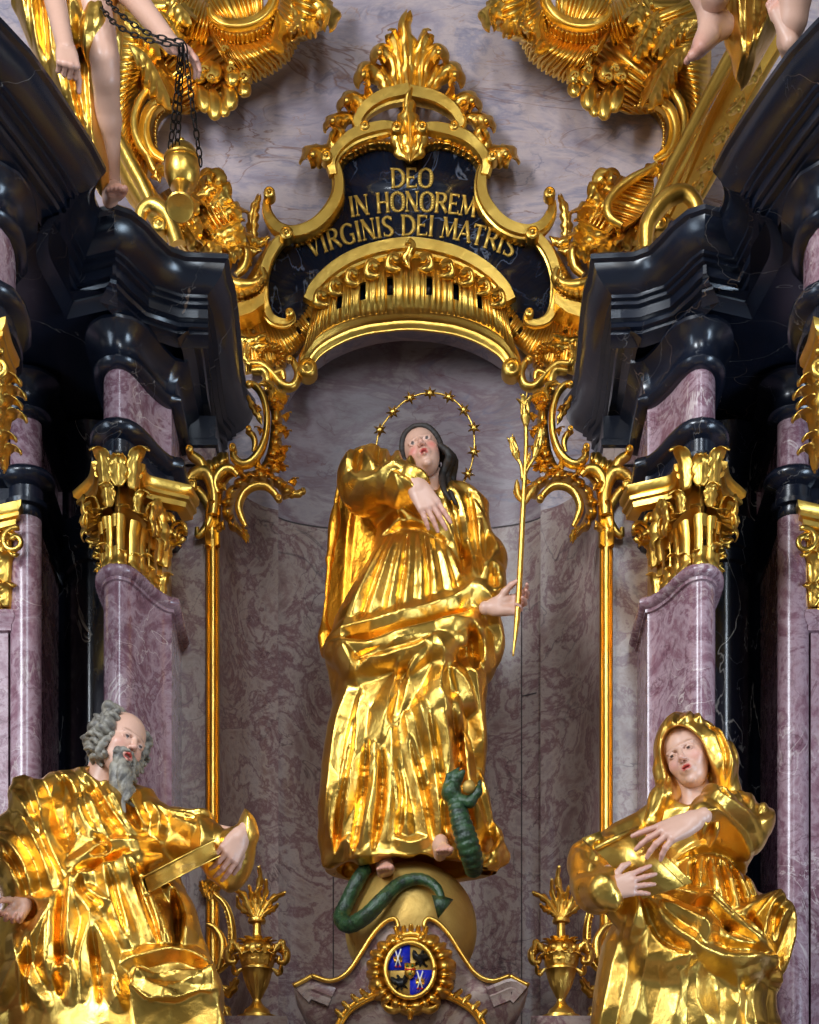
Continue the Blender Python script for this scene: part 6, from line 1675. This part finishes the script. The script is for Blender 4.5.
many([c7((0, 440), (60, 500), (100, 560), (115, 640)), c7((0, 520), (60, 560), (90, 620)), c7((60, 380), (120, 470), (160, 560), (185, 640)), c7((90, 640), (150, 660), (180, 670), (120, 770), (30, 900), (0, 950)), c7((170, 680), (165, 800), (175, 900)), c7((30, 300), (90, 380), (150, 480)), c7((170, 890), (215, 855), (242, 880), (235, 960)), c7((60, 740), (90, 860), (160, 960))], .055, 10)
many([c7((30, 480), (90, 600), (100, 640)), c7((110, 760), (100, 860), (90, 960)), c7((195, 870), (205, 930))], -.05, 7)
many([c7((640, 385), (700, 385), (735, 420), (748, 480), (730, 560)), c7((600, 520), (640, 570), (700, 575)), c7((590, 400), (610, 480), (600, 560)), c7((690, 480), (700, 530), (680, 570)), c7((500, 400), (560, 440), (600, 470))], .05, 9)
rows = [(772, 98, 14, .07, 1.40), (780, 92, 34, .12, 1.40), (792, 92, 58, .16, 1.40), (815, 95, 72, .19, 1.42), (850, 98, 76, .20, 1.44), (872, 108, 72, .20, 1.45), (900, 115, 78, .22, 1.45), (950, 118, 90, .25, 1.45), (1000, 122, 98, .27, 1.45), (1100, 122, 104, .27, 1.45)]
def ex(F):
    c = F.cone
    c(P(125, 812, 1.44), P(185, 838, 1.50), .095, .085, .05); c(P(185, 838, 1.50), P(232, 852, 1.66), .09, .085, .05); F.ell(P(228, 864, 1.62), (.095, .10, .10), .04)
    c(P(232, 846, 1.66), P(246, 832, 1.71), .075, .062, .03)
    c(P(70, 800, 1.42), P(14, 850, 1.42), .11, .13, .05); c(P(14, 850, 1.42), P(22, 885, 1.52), .13, .07, .04)
    # cloak falling at the left
    F.loft([(P(0, q[0], 1.4)[2], P(q[1], 0, 1.4)[0], -1.4, q[2] * .0043, .16) for q in ((850, 26, 30), (910, 40, 36), (960, 34, 50), (1010, 36, 50), (1100, 40, 50))], .05)
    # standing collar
    F.slab(XZ([(13, 777), (24, 777), (38, 788), (52, 812), (62, 838), (50, 856), (30, 836), (12, 806)], 1.5), -1.50, .020, .02, tilt=(-.3, 0))
    # cloth over the knee
    F.slab(XZ([(127, 988), (142, 976), (180, 966), (212, 972), (220, 984), (221, 1010), (216, 1060), (140, 1060)], 1.78), -1.70, .10, .03, tilt=(.25, -.25), rnd=.02)
    F.slab(XZ([(127, 988), (142, 976), (180, 966), (212, 972), (220, 984), (180, 1004), (150, 1008)], 1.80), -1.78, .05, .01, tilt=(.3, .9), rnd=.01)
    F.chain([P(75, 880, 1.62), P(110, 872, 1.66), P(140, 864, 1.66), P(160, 858, 1.62)], [.03, .035, .035, .02], .03)
def cut(F):
    F.ell(P(104, 772, 1.52), (.075, .12, .06), .01, None, 'd')
    F.ell(P(252, 838, 1.80), (.01, .01, .01), .01, None, 'd')
    F.ell(P(24, 908, 1.60), (.055, .09, .05), .02, None, 'd')
robe(rows, D1, (-30, 764, 264, 1108, .60, .32), ex, f, 'robe', GOLD_R, man, h=.0065, cut=cut)

def book(name, corners, thick, label, open_=False, gold=GOLD_R):
    """corners: front-face quad as world points a,b,c,d ; thick: vector to back cover"""
    a, b, c, d = [np.array(q) for q in corners]; tv = np.array(thick)
    org = (a + b + c + d) / 4 + tv / 2
    t = thing(name, tuple(org), label, 'book')
    def brd(q, off, th):
        m = MB(); n = tv / np.linalg.norm(tv)
        v = [p + off for p in q] + [p + off + n * th for p in q]
        m.add(v, [(0, 1, 2, 3), (7, 6, 5, 4)] + [((i + 1) % 4, i, i + 4, (i + 1) % 4 + 4) for i in range(4)]); return m
    brd((a, b, c, d), np.zeros(3), .008).build('cover', gold, t, smooth=False); brd((a, b, c, d), tv * .88, .008).build('cover', gold, t, smooth=False)
    ce = (a + b + c + d) / 4
    q = [ce + (p - ce) * .95 for p in (a, b, c, d)]
    m = MB(); n = 26
    for i in range(n):
        o = tv * (.07 + .80 * i / n); e = tv * (.80 / n * .7); sc = 1 - .012 * (i % 2)
        qq = [ce + (p - ce) * sc for p in q]
        v = [p + o for p in qq] + [p + o + e for p in qq]
        m.add(v, [(0, 1, 2, 3), (7, 6, 5, 4)] + [((i_ + 1) % 4, i_, i_ + 4, (i_ + 1) % 4 + 4) for i_ in range(4)])
    m.build('pages', gold, t, smooth=False)
    m = MB(); w = .9
    e0, e1 = a, d
    tube(m, [e0 + tv * .02, e1 + tv * .02], .012, 8, n=2); tube(m, [e0 + tv * .98, e1 + tv * .98], .012, 8, n=2)
    v = [e0, e1, e1 + tv, e0 + tv]; n_ = (a - b) / np.linalg.norm(a - b) * .01
    m.add([p for p in v] + [p + n_ for p in v], [(0, 1, 2, 3), (7, 6, 5, 4)] + [((i + 1) % 4, i, i + 4, (i + 1) % 4 + 4) for i in range(4)])
    m.build('spine', gold, t, smooth=False)
    return t
# long narrow fore-edge faces us; covers above and below
a = P(147, 894, 1.86); b = P(220, 856, 1.92); up = P(142, 876, 1.84) - a
bk = np.array([-.03, .20, .06])
book('gilded_book', (a, b, b + bk, a + bk), up, 'closed gilded book tilted under the bearded man\'s hand')

# ================================================================== veiled woman, lower right
wom = thing('veiled_woman_statue', tuple(P(692, 1100, D1)), 'gilded statue of a veiled elderly woman holding a book and pointing at it', 'statue')
hc = P(688, 756, 1.48)
hd = head(hc, (-.42, -.88, -.12), (-.34, .06, .94), .30, mouth=.002, lid=.026, age=1, blush=.5, yaw_eye=-.012)
parts = [hd, limb([[(hc + np.array([.01, .04, -.04]), .07), (P(693, 790, 1.44), .066), (P(697, 812, 1.42), .09)],
                   [(P(697, 812, 1.42), .10), (P(690, 880, 1.42), .11), (P(690, 980, 1.42), .13), (P(690, 1095, 1.42), .10)],
                   [(P(728, 808, 1.42), .08), (P(743, 824, 1.58), .045), (P(712, 818, 1.80), .04), (P(698, 820, 1.98), .034)],
                   [(P(664, 818, 1.42), .08), (P(600, 868, 1.5), .06), (P(605, 891, 1.97), .030)]], h=.011)]
parts.append(hand(P(693, 821, 2.02), (-.88, -.12, -.42), (.1, .85, -.5), .255, side=-1, curls=(4, 12, 18, 24), spread=9, thumb=(.5, .3)))
parts.append(hand(P(608, 890, 2.02), (.93, -.06, .22), (.0, 1, .1), .205, side=1, curls=(8, 10, 12, 14), spread=8, thumb=(.9, -.2)))
body_from(parts, wom)
c8 = lambda *p: [(539 + x / 2.925, 690 + y / 2.925) for x, y in p]
f = Folds(550, 690, 830, 1110, D1, crumple=.036, cs=42, stretch=1.6, seed=33, ang=-25)
def many(lst, h, w):
    for l in lst: f.st(l, h, w)
# sash-like mantle
many([c8((230, 625), (330, 620), (430, 640), (520, 710), (580, 770), (640, 785), (690, 740)), c8((240, 645), (320, 740), (400, 810), (450, 838), (560, 850), (690, 810)), c8((560, 695), (610, 660), (650, 630), (700, 600)), c8((700, 602), (650, 690), (640, 780)), c8((733, 640), (690, 700), (650, 780)),
      c8((733, 640), (735, 740), (700, 860)), c8((250, 640), (255, 720), (235, 800)), c8((430, 640), (470, 700), (560, 740)), c8((310, 690), (370, 720), (450, 775), (440, 830)), c8((310, 690), (330, 760), (440, 830)), c8((570, 700), (600, 750), (640, 785))], .06, 10)
many([c8((280, 650), (400, 680), (520, 760), (600, 800)), c8((600, 690), (620, 740)), c8((680, 660), (665, 760)), c8((470, 800), (560, 820), (650, 805)), c8((270, 680), (320, 780), (400, 840))], -.06, 8)
many([c8((430, 510), (420, 560), (418, 610)), c8((465, 515), (455, 570), (450, 640)), c8((495, 520), (500, 600), (515, 670)), c8((530, 530), (545, 600), (560, 680)), c8((560, 540), (580, 600), (600, 650)), c8((590, 560), (610, 610), (630, 640))], .04, 6)
many([c8((448, 515), (438, 560), (434, 620)), c8((480, 520), (478, 580), (485, 650)), c8((515, 530), (525, 600), (540, 670)), c8((545, 540), (562, 600), (580, 660))], -.03, 4)
many([c8((400, 525), (470, 505), (540, 515), (610, 560))], -.045, 6); many([c8((400, 510), (470, 490), (550, 500), (612, 545))], .03, 5)
many([c8((240, 690), (215, 780), (175, 960), (165, 1060)), c8((290, 790), (285, 880), (240, 1060)), c8((345, 850), (385, 920), (350, 1060)), c8((440, 850), (430, 930), (470, 1060)), c8((530, 860), (560, 940), (530, 1060)), c8((640, 850), (600, 930), (620, 1060)), c8((690, 830), (700, 900), (700, 1060)), c8((330, 870), (430, 845)), c8((560, 900), (640, 860))], .038, 15)
# sleeve
many([c8((430, 345), (480, 320), (560, 285), (620, 285)), c8((480, 350), (500, 400), (540, 450)), c8((560, 290), (590, 360), (580, 440)), c8((620, 290), (655, 350), (660, 420), (620, 455)), c8((450, 400), (530, 440), (610, 460)), c8((500, 330), (540, 380), (560, 440)), c8((600, 400), (640, 390)), c8((440, 350), (475, 400), (470, 430))], .045, 9)
many([c8((530, 320), (560, 380), (560, 430)), c8((600, 320), (615, 380), (605, 430)), c8((480, 400), (520, 425))], -.04, 7)
many([c8((110, 490), (150, 480), (200, 465)), c8((100, 500), (110, 570), (150, 600)), c8((150, 560), (165, 630), (200, 650), (250, 640)), c8((130, 480), (140, 540), (170, 570)), c8((170, 480), (180, 530))], .045, 8)
rows = [(800, 698, 22, .08, 1.40), (808, 700, 46, .14, 1.40), (822, 700, 58, .17, 1.40), (845, 702, 58, .17, 1.40), (864, 702, 46, .15, 1.42), (876, 700, 44, .15, 1.42), (892, 700, 58, .19, 1.42), (915, 692, 74, .22, 1.42), (950, 690, 84, .25, 1.42), (1000, 688, 88, .26, 1.42), (1100, 688, 94, .27, 1.42)]
def ex(F):
    c = F.cone
    c(P(728, 812, 1.44), P(745, 828, 1.58), .09, .10, .04); c(P(745, 826, 1.58), P(708, 818, 1.82), .105, .075, .04); F.ell(P(742, 832, 1.6), (.095, .10, .10), .03)
    c(P(712, 818, 1.78), P(702, 819, 1.97), .08, .062, .03)
    c(P(660, 822, 1.42), P(590, 862, 1.50), .09, .085, .04); c(P(590, 862, 1.50), P(594, 894, 1.78), .085, .075, .04); c(P(593, 893, 1.76), P(602, 892, 2.0), .07, .060, .02); F.ell(P(592, 880, 1.6), (.085, .10, .10), .03)
    # mantle roll across the hips and its blown-out end
    F.chain([P(618, 905, 1.66), P(660, 912, 1.72), P(700, 930, 1.72), P(740, 955, 1.66), P(765, 960, 1.58)], [.05, .085, .10, .10, .07], .05)
    F.slab(XZ([(742, 932), (762, 912), (780, 894), (790, 906), (789, 940), (781, 982), (762, 986), (735, 965), (728, 945)], 1.5), -1.50, .055, .04, tilt=(.35, 0), bend=-1.0)
    F.ell(P(672, 948, 1.66), (.15, .12, .12), .05)
def cut(F):
    F.ell(P(694, 792, 1.56), (.08, .12, .06), .01, None, 'd')
robe(rows, D1, (560, 786, 806, 1108, .74, .32), ex, f, 'robe', GOLD_R, wom, h=.0062, cut=cut)
# veil: shell over head falling to the shoulders
f3 = Folds(640, 690, 760, 850, 1.5, crumple=.010, cs=18, stretch=1.4, seed=5, ang=40)
for l in (c8((350, 155), (370, 90), (420, 60), (480, 60), (520, 110), (555, 170), (572, 240)), c8((400, 75), (380, 110), (385, 140)), c8((440, 60), (430, 95), (400, 120)), c8((470, 60), (460, 95), (470, 110)), c8((500, 110), (530, 170), (550, 240), (545, 300)), c8((350, 160), (370, 230), (365, 300), (335, 380)), c8((375, 220), (385, 290), (370, 350))): f3.st(l, .03, 5)
for l in (c8((450, 80), (500, 130), (530, 200), (535, 280)), c8((362, 200), (375, 260), (360, 320))): f3.st(l, -.03, 4)
Rw = hd[3]; sw = .30
def hw_(x, y, z): return hc + Rw @ (np.array([x, y, z]) * sw)
def exv(F):
    F.ell(hw_(0, .05, .10), np.array((.46, .52, .48)) * sw, .01, Rw)
    F.chain([hw_(-.36, -.12, -.05), hw_(-.40, -.1, -.35), P(662, 800, 1.50), P(652, 822, 1.52)], [.05, .05, .055, .04], .03)
    F.chain([hw_(.38, -.10, 0), hw_(.42, -.06, -.35), P(728, 795, 1.48), P(735, 806, 1.46)], [.05, .06, .055, .04], .03)
    F.ell(P(698, 798, 1.34), (.17, .10, .10), .05)
def cutv(F):
    F.ell(hw_(0, -.22, -.08), np.array((.30, .50, .44)) * sw, .02, Rw, 'd')
    F.ell(hw_(.02, -.30, -.45), np.array((.28, .40, .40)) * sw, .02, Rw, 'd')
robe(None, 1.5, (636, 696, 762, 836, .30, .32), exv, f3, 'veil', GOLD_R, wom, h=.005, cut=cutv, soft=.1)
# her open book: board facing up-left with pages
q = [P(595, 849, 1.95), P(629, 832, 1.97), P(684, 886, 1.99), P(643, 899, 1.97)]
book('gilded_book', (q[0], q[3], q[2], q[1]), np.array([.045, .06, .035]), 'thick gilded book with two raised boards in the veiled woman\'s hands')
m = MB(); plate(m, [(582, 838), (600, 831), (604, 840), (594, 849)], 1.93, .02)
m.build('loose_leaf', GOLD_R, bpy.data.objects['gilded_book.001'], smooth=False)
# plinths beneath both lower figures
for px, nm in ((115, 'dark marble plinth below the bearded man statue'), (690, 'dark marble plinth below the veiled woman statue')):
    c = P(px, 1100, D1); b = MB(); hh = c[2] - 2.6 - .03; box(b, (c[0], c[1], 2.6 + hh / 2), (1.0, .7, hh)); tag(b.build('statue_plinth', BLACK, origin=(c[0], c[1], 2.6), smooth=False), nm, 'plinth')

# ================================================================== angels seated on the cornices
PA = lambda x, y, d=0.0: P(x, y, d + .28)
ang = thing('angel_statue', tuple(PA(112, 207, 1.02)), 'angel in gold drape with bare leg and hand above left cornice', 'statue')
parts = [limb([[(PA(78, -60, 1.35), .11), (PA(92, -5, 1.45), .085), (PA(105, 60, 1.45), .058), (PA(106, 78, 1.42), .054), (PA(108, 120, 1.28), .055), (PA(112, 180, 1.10), .034)],
               [(PA(70, -70, 1.3), .14), (PA(60, -180, 1.3), .16)],
               [(PA(34, -170, 1.3), .06), (PA(44, -50, 1.5), .055), (PA(66, 50, 1.75), .035)],
               [(PA(90, -150, 1.3), .06), (PA(128, -10, 1.45), .052), (PA(172, 45, 1.55), .034)]], h=.009)]
parts.append(hand(PA(66, 48, 1.75), (.15, -.35, -.95), (-.3, .9, -.2), .20, side=1, curls=(88, 92, 94, 96), spread=2, thumb=(-.3, 1.3)))
parts.append(hand(PA(170, 42, 1.55), (.72, -.2, -.55), (-.45, .25, -.8), .21, side=-1, curls=(8, 14, 20, 26), spread=9, thumb=(.9, .2)))
parts.append(foot(PA(111, 185, 1.08), (.30, -.85, -.25), (0, -.2, 1), .24))
body_from(parts, ang)
f = Folds(-10, -80, 140, 220, 1.58, crumple=.03, cs=18, stretch=3, seed=9, ang=-8)
for l in ([(30, -40), (40, 60), (62, 110)], [(60, -40), (66, 60), (82, 140)], [(84, 0), (78, 70), (90, 150)], [(48, -30), (54, 60), (72, 120)], [(98, 40), (92, 90), (96, 180)], [(20, -20), (30, 40)], [(76, -30), (78, 30), (90, 50)]): f.st(l, .05, 7)
for l in ([(72, -20), (72, 60), (84, 140)], [(40, -20), (48, 60)]): f.st(l, -.05, 5)
def exa(F):
    F.loft([(PA(0, q[0], 1.25)[2], PA(q[1], 0, 1.25)[0], -1.50 + q[3], q[2] * .0044, .13 - q[3] * .5) for q in ((-80, 62, 55, 0), (0, 66, 52, 0), (40, 72, 38, 0), (90, 80, 26, 0), (130, 90, 15, .03), (165, 97, 8, .06))], .03)
    F.cone(PA(84, -50, 1.35), PA(98, 34, 1.44), .15, .085, .03); F.cone(PA(112, -20, 1.40), PA(118, 60, 1.30), .06, .02, .03)
robe(None, 1.58, (-10, -90, 150, 212, .42, .30), exa, f, 'drape', GOLD_R, ang, h=.0075)

an2 = thing('angel_statue', tuple(PA(700, 207, 1.02)), 'angel in gold drape with two bare feet above right cornice', 'statue')
parts = [limb([[(PA(745, -120, 1.3), .13), (PA(722, -60, 1.4), .09), (PA(716, -10, 1.3), .065), (PA(711, 12, 1.2), .044)],
               [(PA(770, -120, 1.3), .13), (PA(800, -40, 1.6), .09), (PA(792, 20, 1.5), .06), (PA(787, 44, 1.45), .04)],
               [(PA(758, -120, 1.3), .15), (PA(770, -250, 1.3), .16)]], h=.009)]
parts.append(foot(PA(711, 14, 1.2), (-.78, -.30, -.80), (-.7, -.4, .5), .33))
parts.append(foot(PA(788, 42, 1.45), (-.35, -.15, .95), (.25, .95, .1), .25))
body_from(parts, an2)
f = Folds(660, -80, 840, 240, 1.48, crumple=.03, cs=20, stretch=2, seed=14, ang=25)
for l in ([(735, -40), (738, 20), (742, 70)], [(755, -40), (752, 20), (748, 70)], [(775, -40), (766, 20), (752, 60)], [(722, -20), (730, 30), (738, 60)]): f.st(l, .05, 7)
def exa2(F):
    F.loft([(PA(0, q[0], 1.1)[2], PA(q[1], 0, 1.1)[0], -1.40, q[2] * .0045, .11) for q in ((-80, 770, 50), (0, 762, 40), (30, 750, 26), (60, 746, 13), (72, 745, 7))], .03)
robe(None, 1.48, (650, -90, 830, 216, .42, .34), exa2, f, 'drape', GOLD_R, an2, h=.0075)

# ---- censer with chains
cen = thing('gilded_censer', tuple(PA(182, 212, 1.2)), 'gilded censer hanging on dark iron chains from the angel\'s hand', 'censer')
CD = 1.25; k = (10 - CD - .28) / FPX
cb = PA(182, 190, CD); tl = np.array([.0, -.0, 0])
lathe(MB(), cb, [(.001, 0), (6 * k, 0), (13 * k, 4 * k), (17.5 * k, 14 * k), (18 * k, 24 * k), (17 * k, 28 * k), (18.5 * k, 29 * k), (18.5 * k, 31 * k), (16 * k, 32 * k)], 32).build('bowl', GOLD, cen, angle=50)
lathe(MB(), cb, [(17 * k, 31.5 * k), (16 * k, 36 * k), (12 * k, 42 * k), (5 * k, 46 * k), (2 * k, 47 * k), (3 * k, 49 * k), (2 * k, 51.5 * k), (.001, 52 * k)], 32).build('lid', GOLD, cen, angle=50)
m = MB(); a = PA(182, 186, CD); b = PA(180, 207, 1.38)
tube(m, [a, a * .5 + b * .5, b], [.05, .028, .034], 18, n=8, up=(1, 0, 0)); 
ax = (b - a) / np.linalg.norm(b - a); u_ = np.cross(ax, [1, 0, 0]); u_ /= np.linalg.norm(u_); v_ = np.cross(ax, u_)
an_ = np.linspace(0, 2 * PI, 28, endpoint=False)
ring = lambda r, o: b + ax * o + r * (np.cos(an_)[:, None] * u_ + np.sin(an_)[:, None] * v_)
V = np.vstack([ring(.02, -.02), ring(.057, -.008), ring(.060, .004), ring(.055, .010), ring(.045, .006), ring(.004, .002)])
m.add(V, grid_faces(6, 28, wv=True)); m.build('foot', GOLD, cen, angle=50)
def chain(pts, parent):
    c = catmull(np.array([PA(*q) for q in pts]), 200); d = np.concatenate([[0], np.cumsum(np.linalg.norm(np.diff(c, axis=0), axis=1))]); n = int(d[-1] / .036)
    m = MB()
    for i in range(n):
        s0, s1 = d[-1] * i / n, d[-1] * (i + 1) / n
        a = np.array([np.interp(s0, d, c[:, k_]) for k_ in range(3)]); b = np.array([np.interp(s1, d, c[:, k_]) for k_ in range(3)])
        mid = (a + b) / 2; t = (b - a) / np.linalg.norm(b - a)
        sd = np.cross(t, [0, 1, 0]) if i % 2 == 0 else np.array([0, 1.0, 0]) * .6 + np.cross(t, [0, 1, 0]) * .5
        sd = sd - t * (sd @ t); sd /= np.linalg.norm(sd)
        P_ = [mid + t * .023 * math.cos(q) + sd * .010 * math.sin(q) for q in np.linspace(0, 2 * PI, 13)]
        tube(m, P_, .0034, 5, n=-1, up=tuple(np.cross(t, sd)), cap=False)
    m.build('chain', IRON, parent)
chain([(102, -6, 1.5), (120, 14, 1.6), (150, 34, 1.66), (183, 42, 1.68)], cen); chain([(98, 4, 1.5), (118, 26, 1.6), (148, 40, 1.66), (180, 46, 1.68)], cen)
chain([(181, 44, 1.66), (177, 90, 1.5), (170, 150, 1.30)], cen); chain([(182, 44, 1.66), (180, 95, 1.5), (177, 149, 1.30)], cen); chain([(184, 44, 1.66), (193, 110, 1.5), (201, 166, 1.30)], cen)
# ================================================================== camera, light
cam = bpy.data.cameras.new('camera'); co = bpy.data.objects.new('camera', cam); COL.objects.link(co)
co.location = (0, CAM_Y, CAM_Z); co.rotation_euler = (PI / 2, 0, 0)
cam.sensor_fit = 'VERTICAL'; cam.sensor_height = 36; cam.lens = 36 * FPX / 1024
cam.shift_y = (HOR - 512) / 1024; cam.shift_x = 0
bpy.context.scene.camera = co
def area(name, loc, target, sx, sy, power, col):
    l = bpy.data.lights.new(name, 'AREA'); l.shape = 'RECTANGLE'; l.size = sx; l.size_y = sy; l.energy = power; l.color = col
    o = bpy.data.objects.new(name, l); COL.objects.link(o); o.location = loc
    o.rotation_euler = (Vector(target) - Vector(loc)).to_track_quat('-Z', 'Y').to_euler()
    return o
area('window_light_nave_left', (-5.5, -9, 9.0), (0, 0, 6.2), 1.8, 4.5, 960, (.86, .93, 1))
area('window_light_nave_right', (1.4, -10, 9.2), (1.2, 0, 5.4), 1.0, 5.0, 380, (.78, .89, 1))
area('window_light_side_left', (-5.5, -4.2, 5.2), (0, 0, 6.8), 1.2, 4.5, 130, (.66, .82, 1))
area('window_light_side_right', (5.5, -4.5, 3.6), (-1.2, -.5, 6.8), 1.4, 3.2, 260, (.62, .80, 1))
area('window_light_west', (-1.5, -18, 6.5), (0, 0, 6), 4, 5, 215, (1, .95, .88))
w = bpy.data.worlds.new('church_interior'); bpy.context.scene.world = w; w.use_nodes = True
nt = w.node_tree; bg = nt.nodes['Background']
tc = nt.nodes.new('ShaderNodeTexCoord')
n = N(nt, 'ShaderNodeTexNoise', Scale=2.2, Detail=3.0, Roughness=.5); nt.links.new(tc.outputs['Generated'], n.inputs['Vector'])
c = ramp(nt, [(.42, (.03, .028, .028, 1)), (.54, (.16, .15, .14, 1)), (.64, (.95, .92, .88, 1))], n.outputs['Fac'])
nt.links.new(c, bg.inputs['Color']); bg.inputs['Strength'].default_value = .62
sc = bpy.context.scene
sc.view_settings.view_transform = 'Standard'; sc.view_settings.look = 'None'
sc.view_settings.exposure = 0; sc.view_settings.gamma = 1; sc.view_settings.use_curve_mapping = False
for o in bpy.data.objects:
    if '_org' in o: del o['_org']
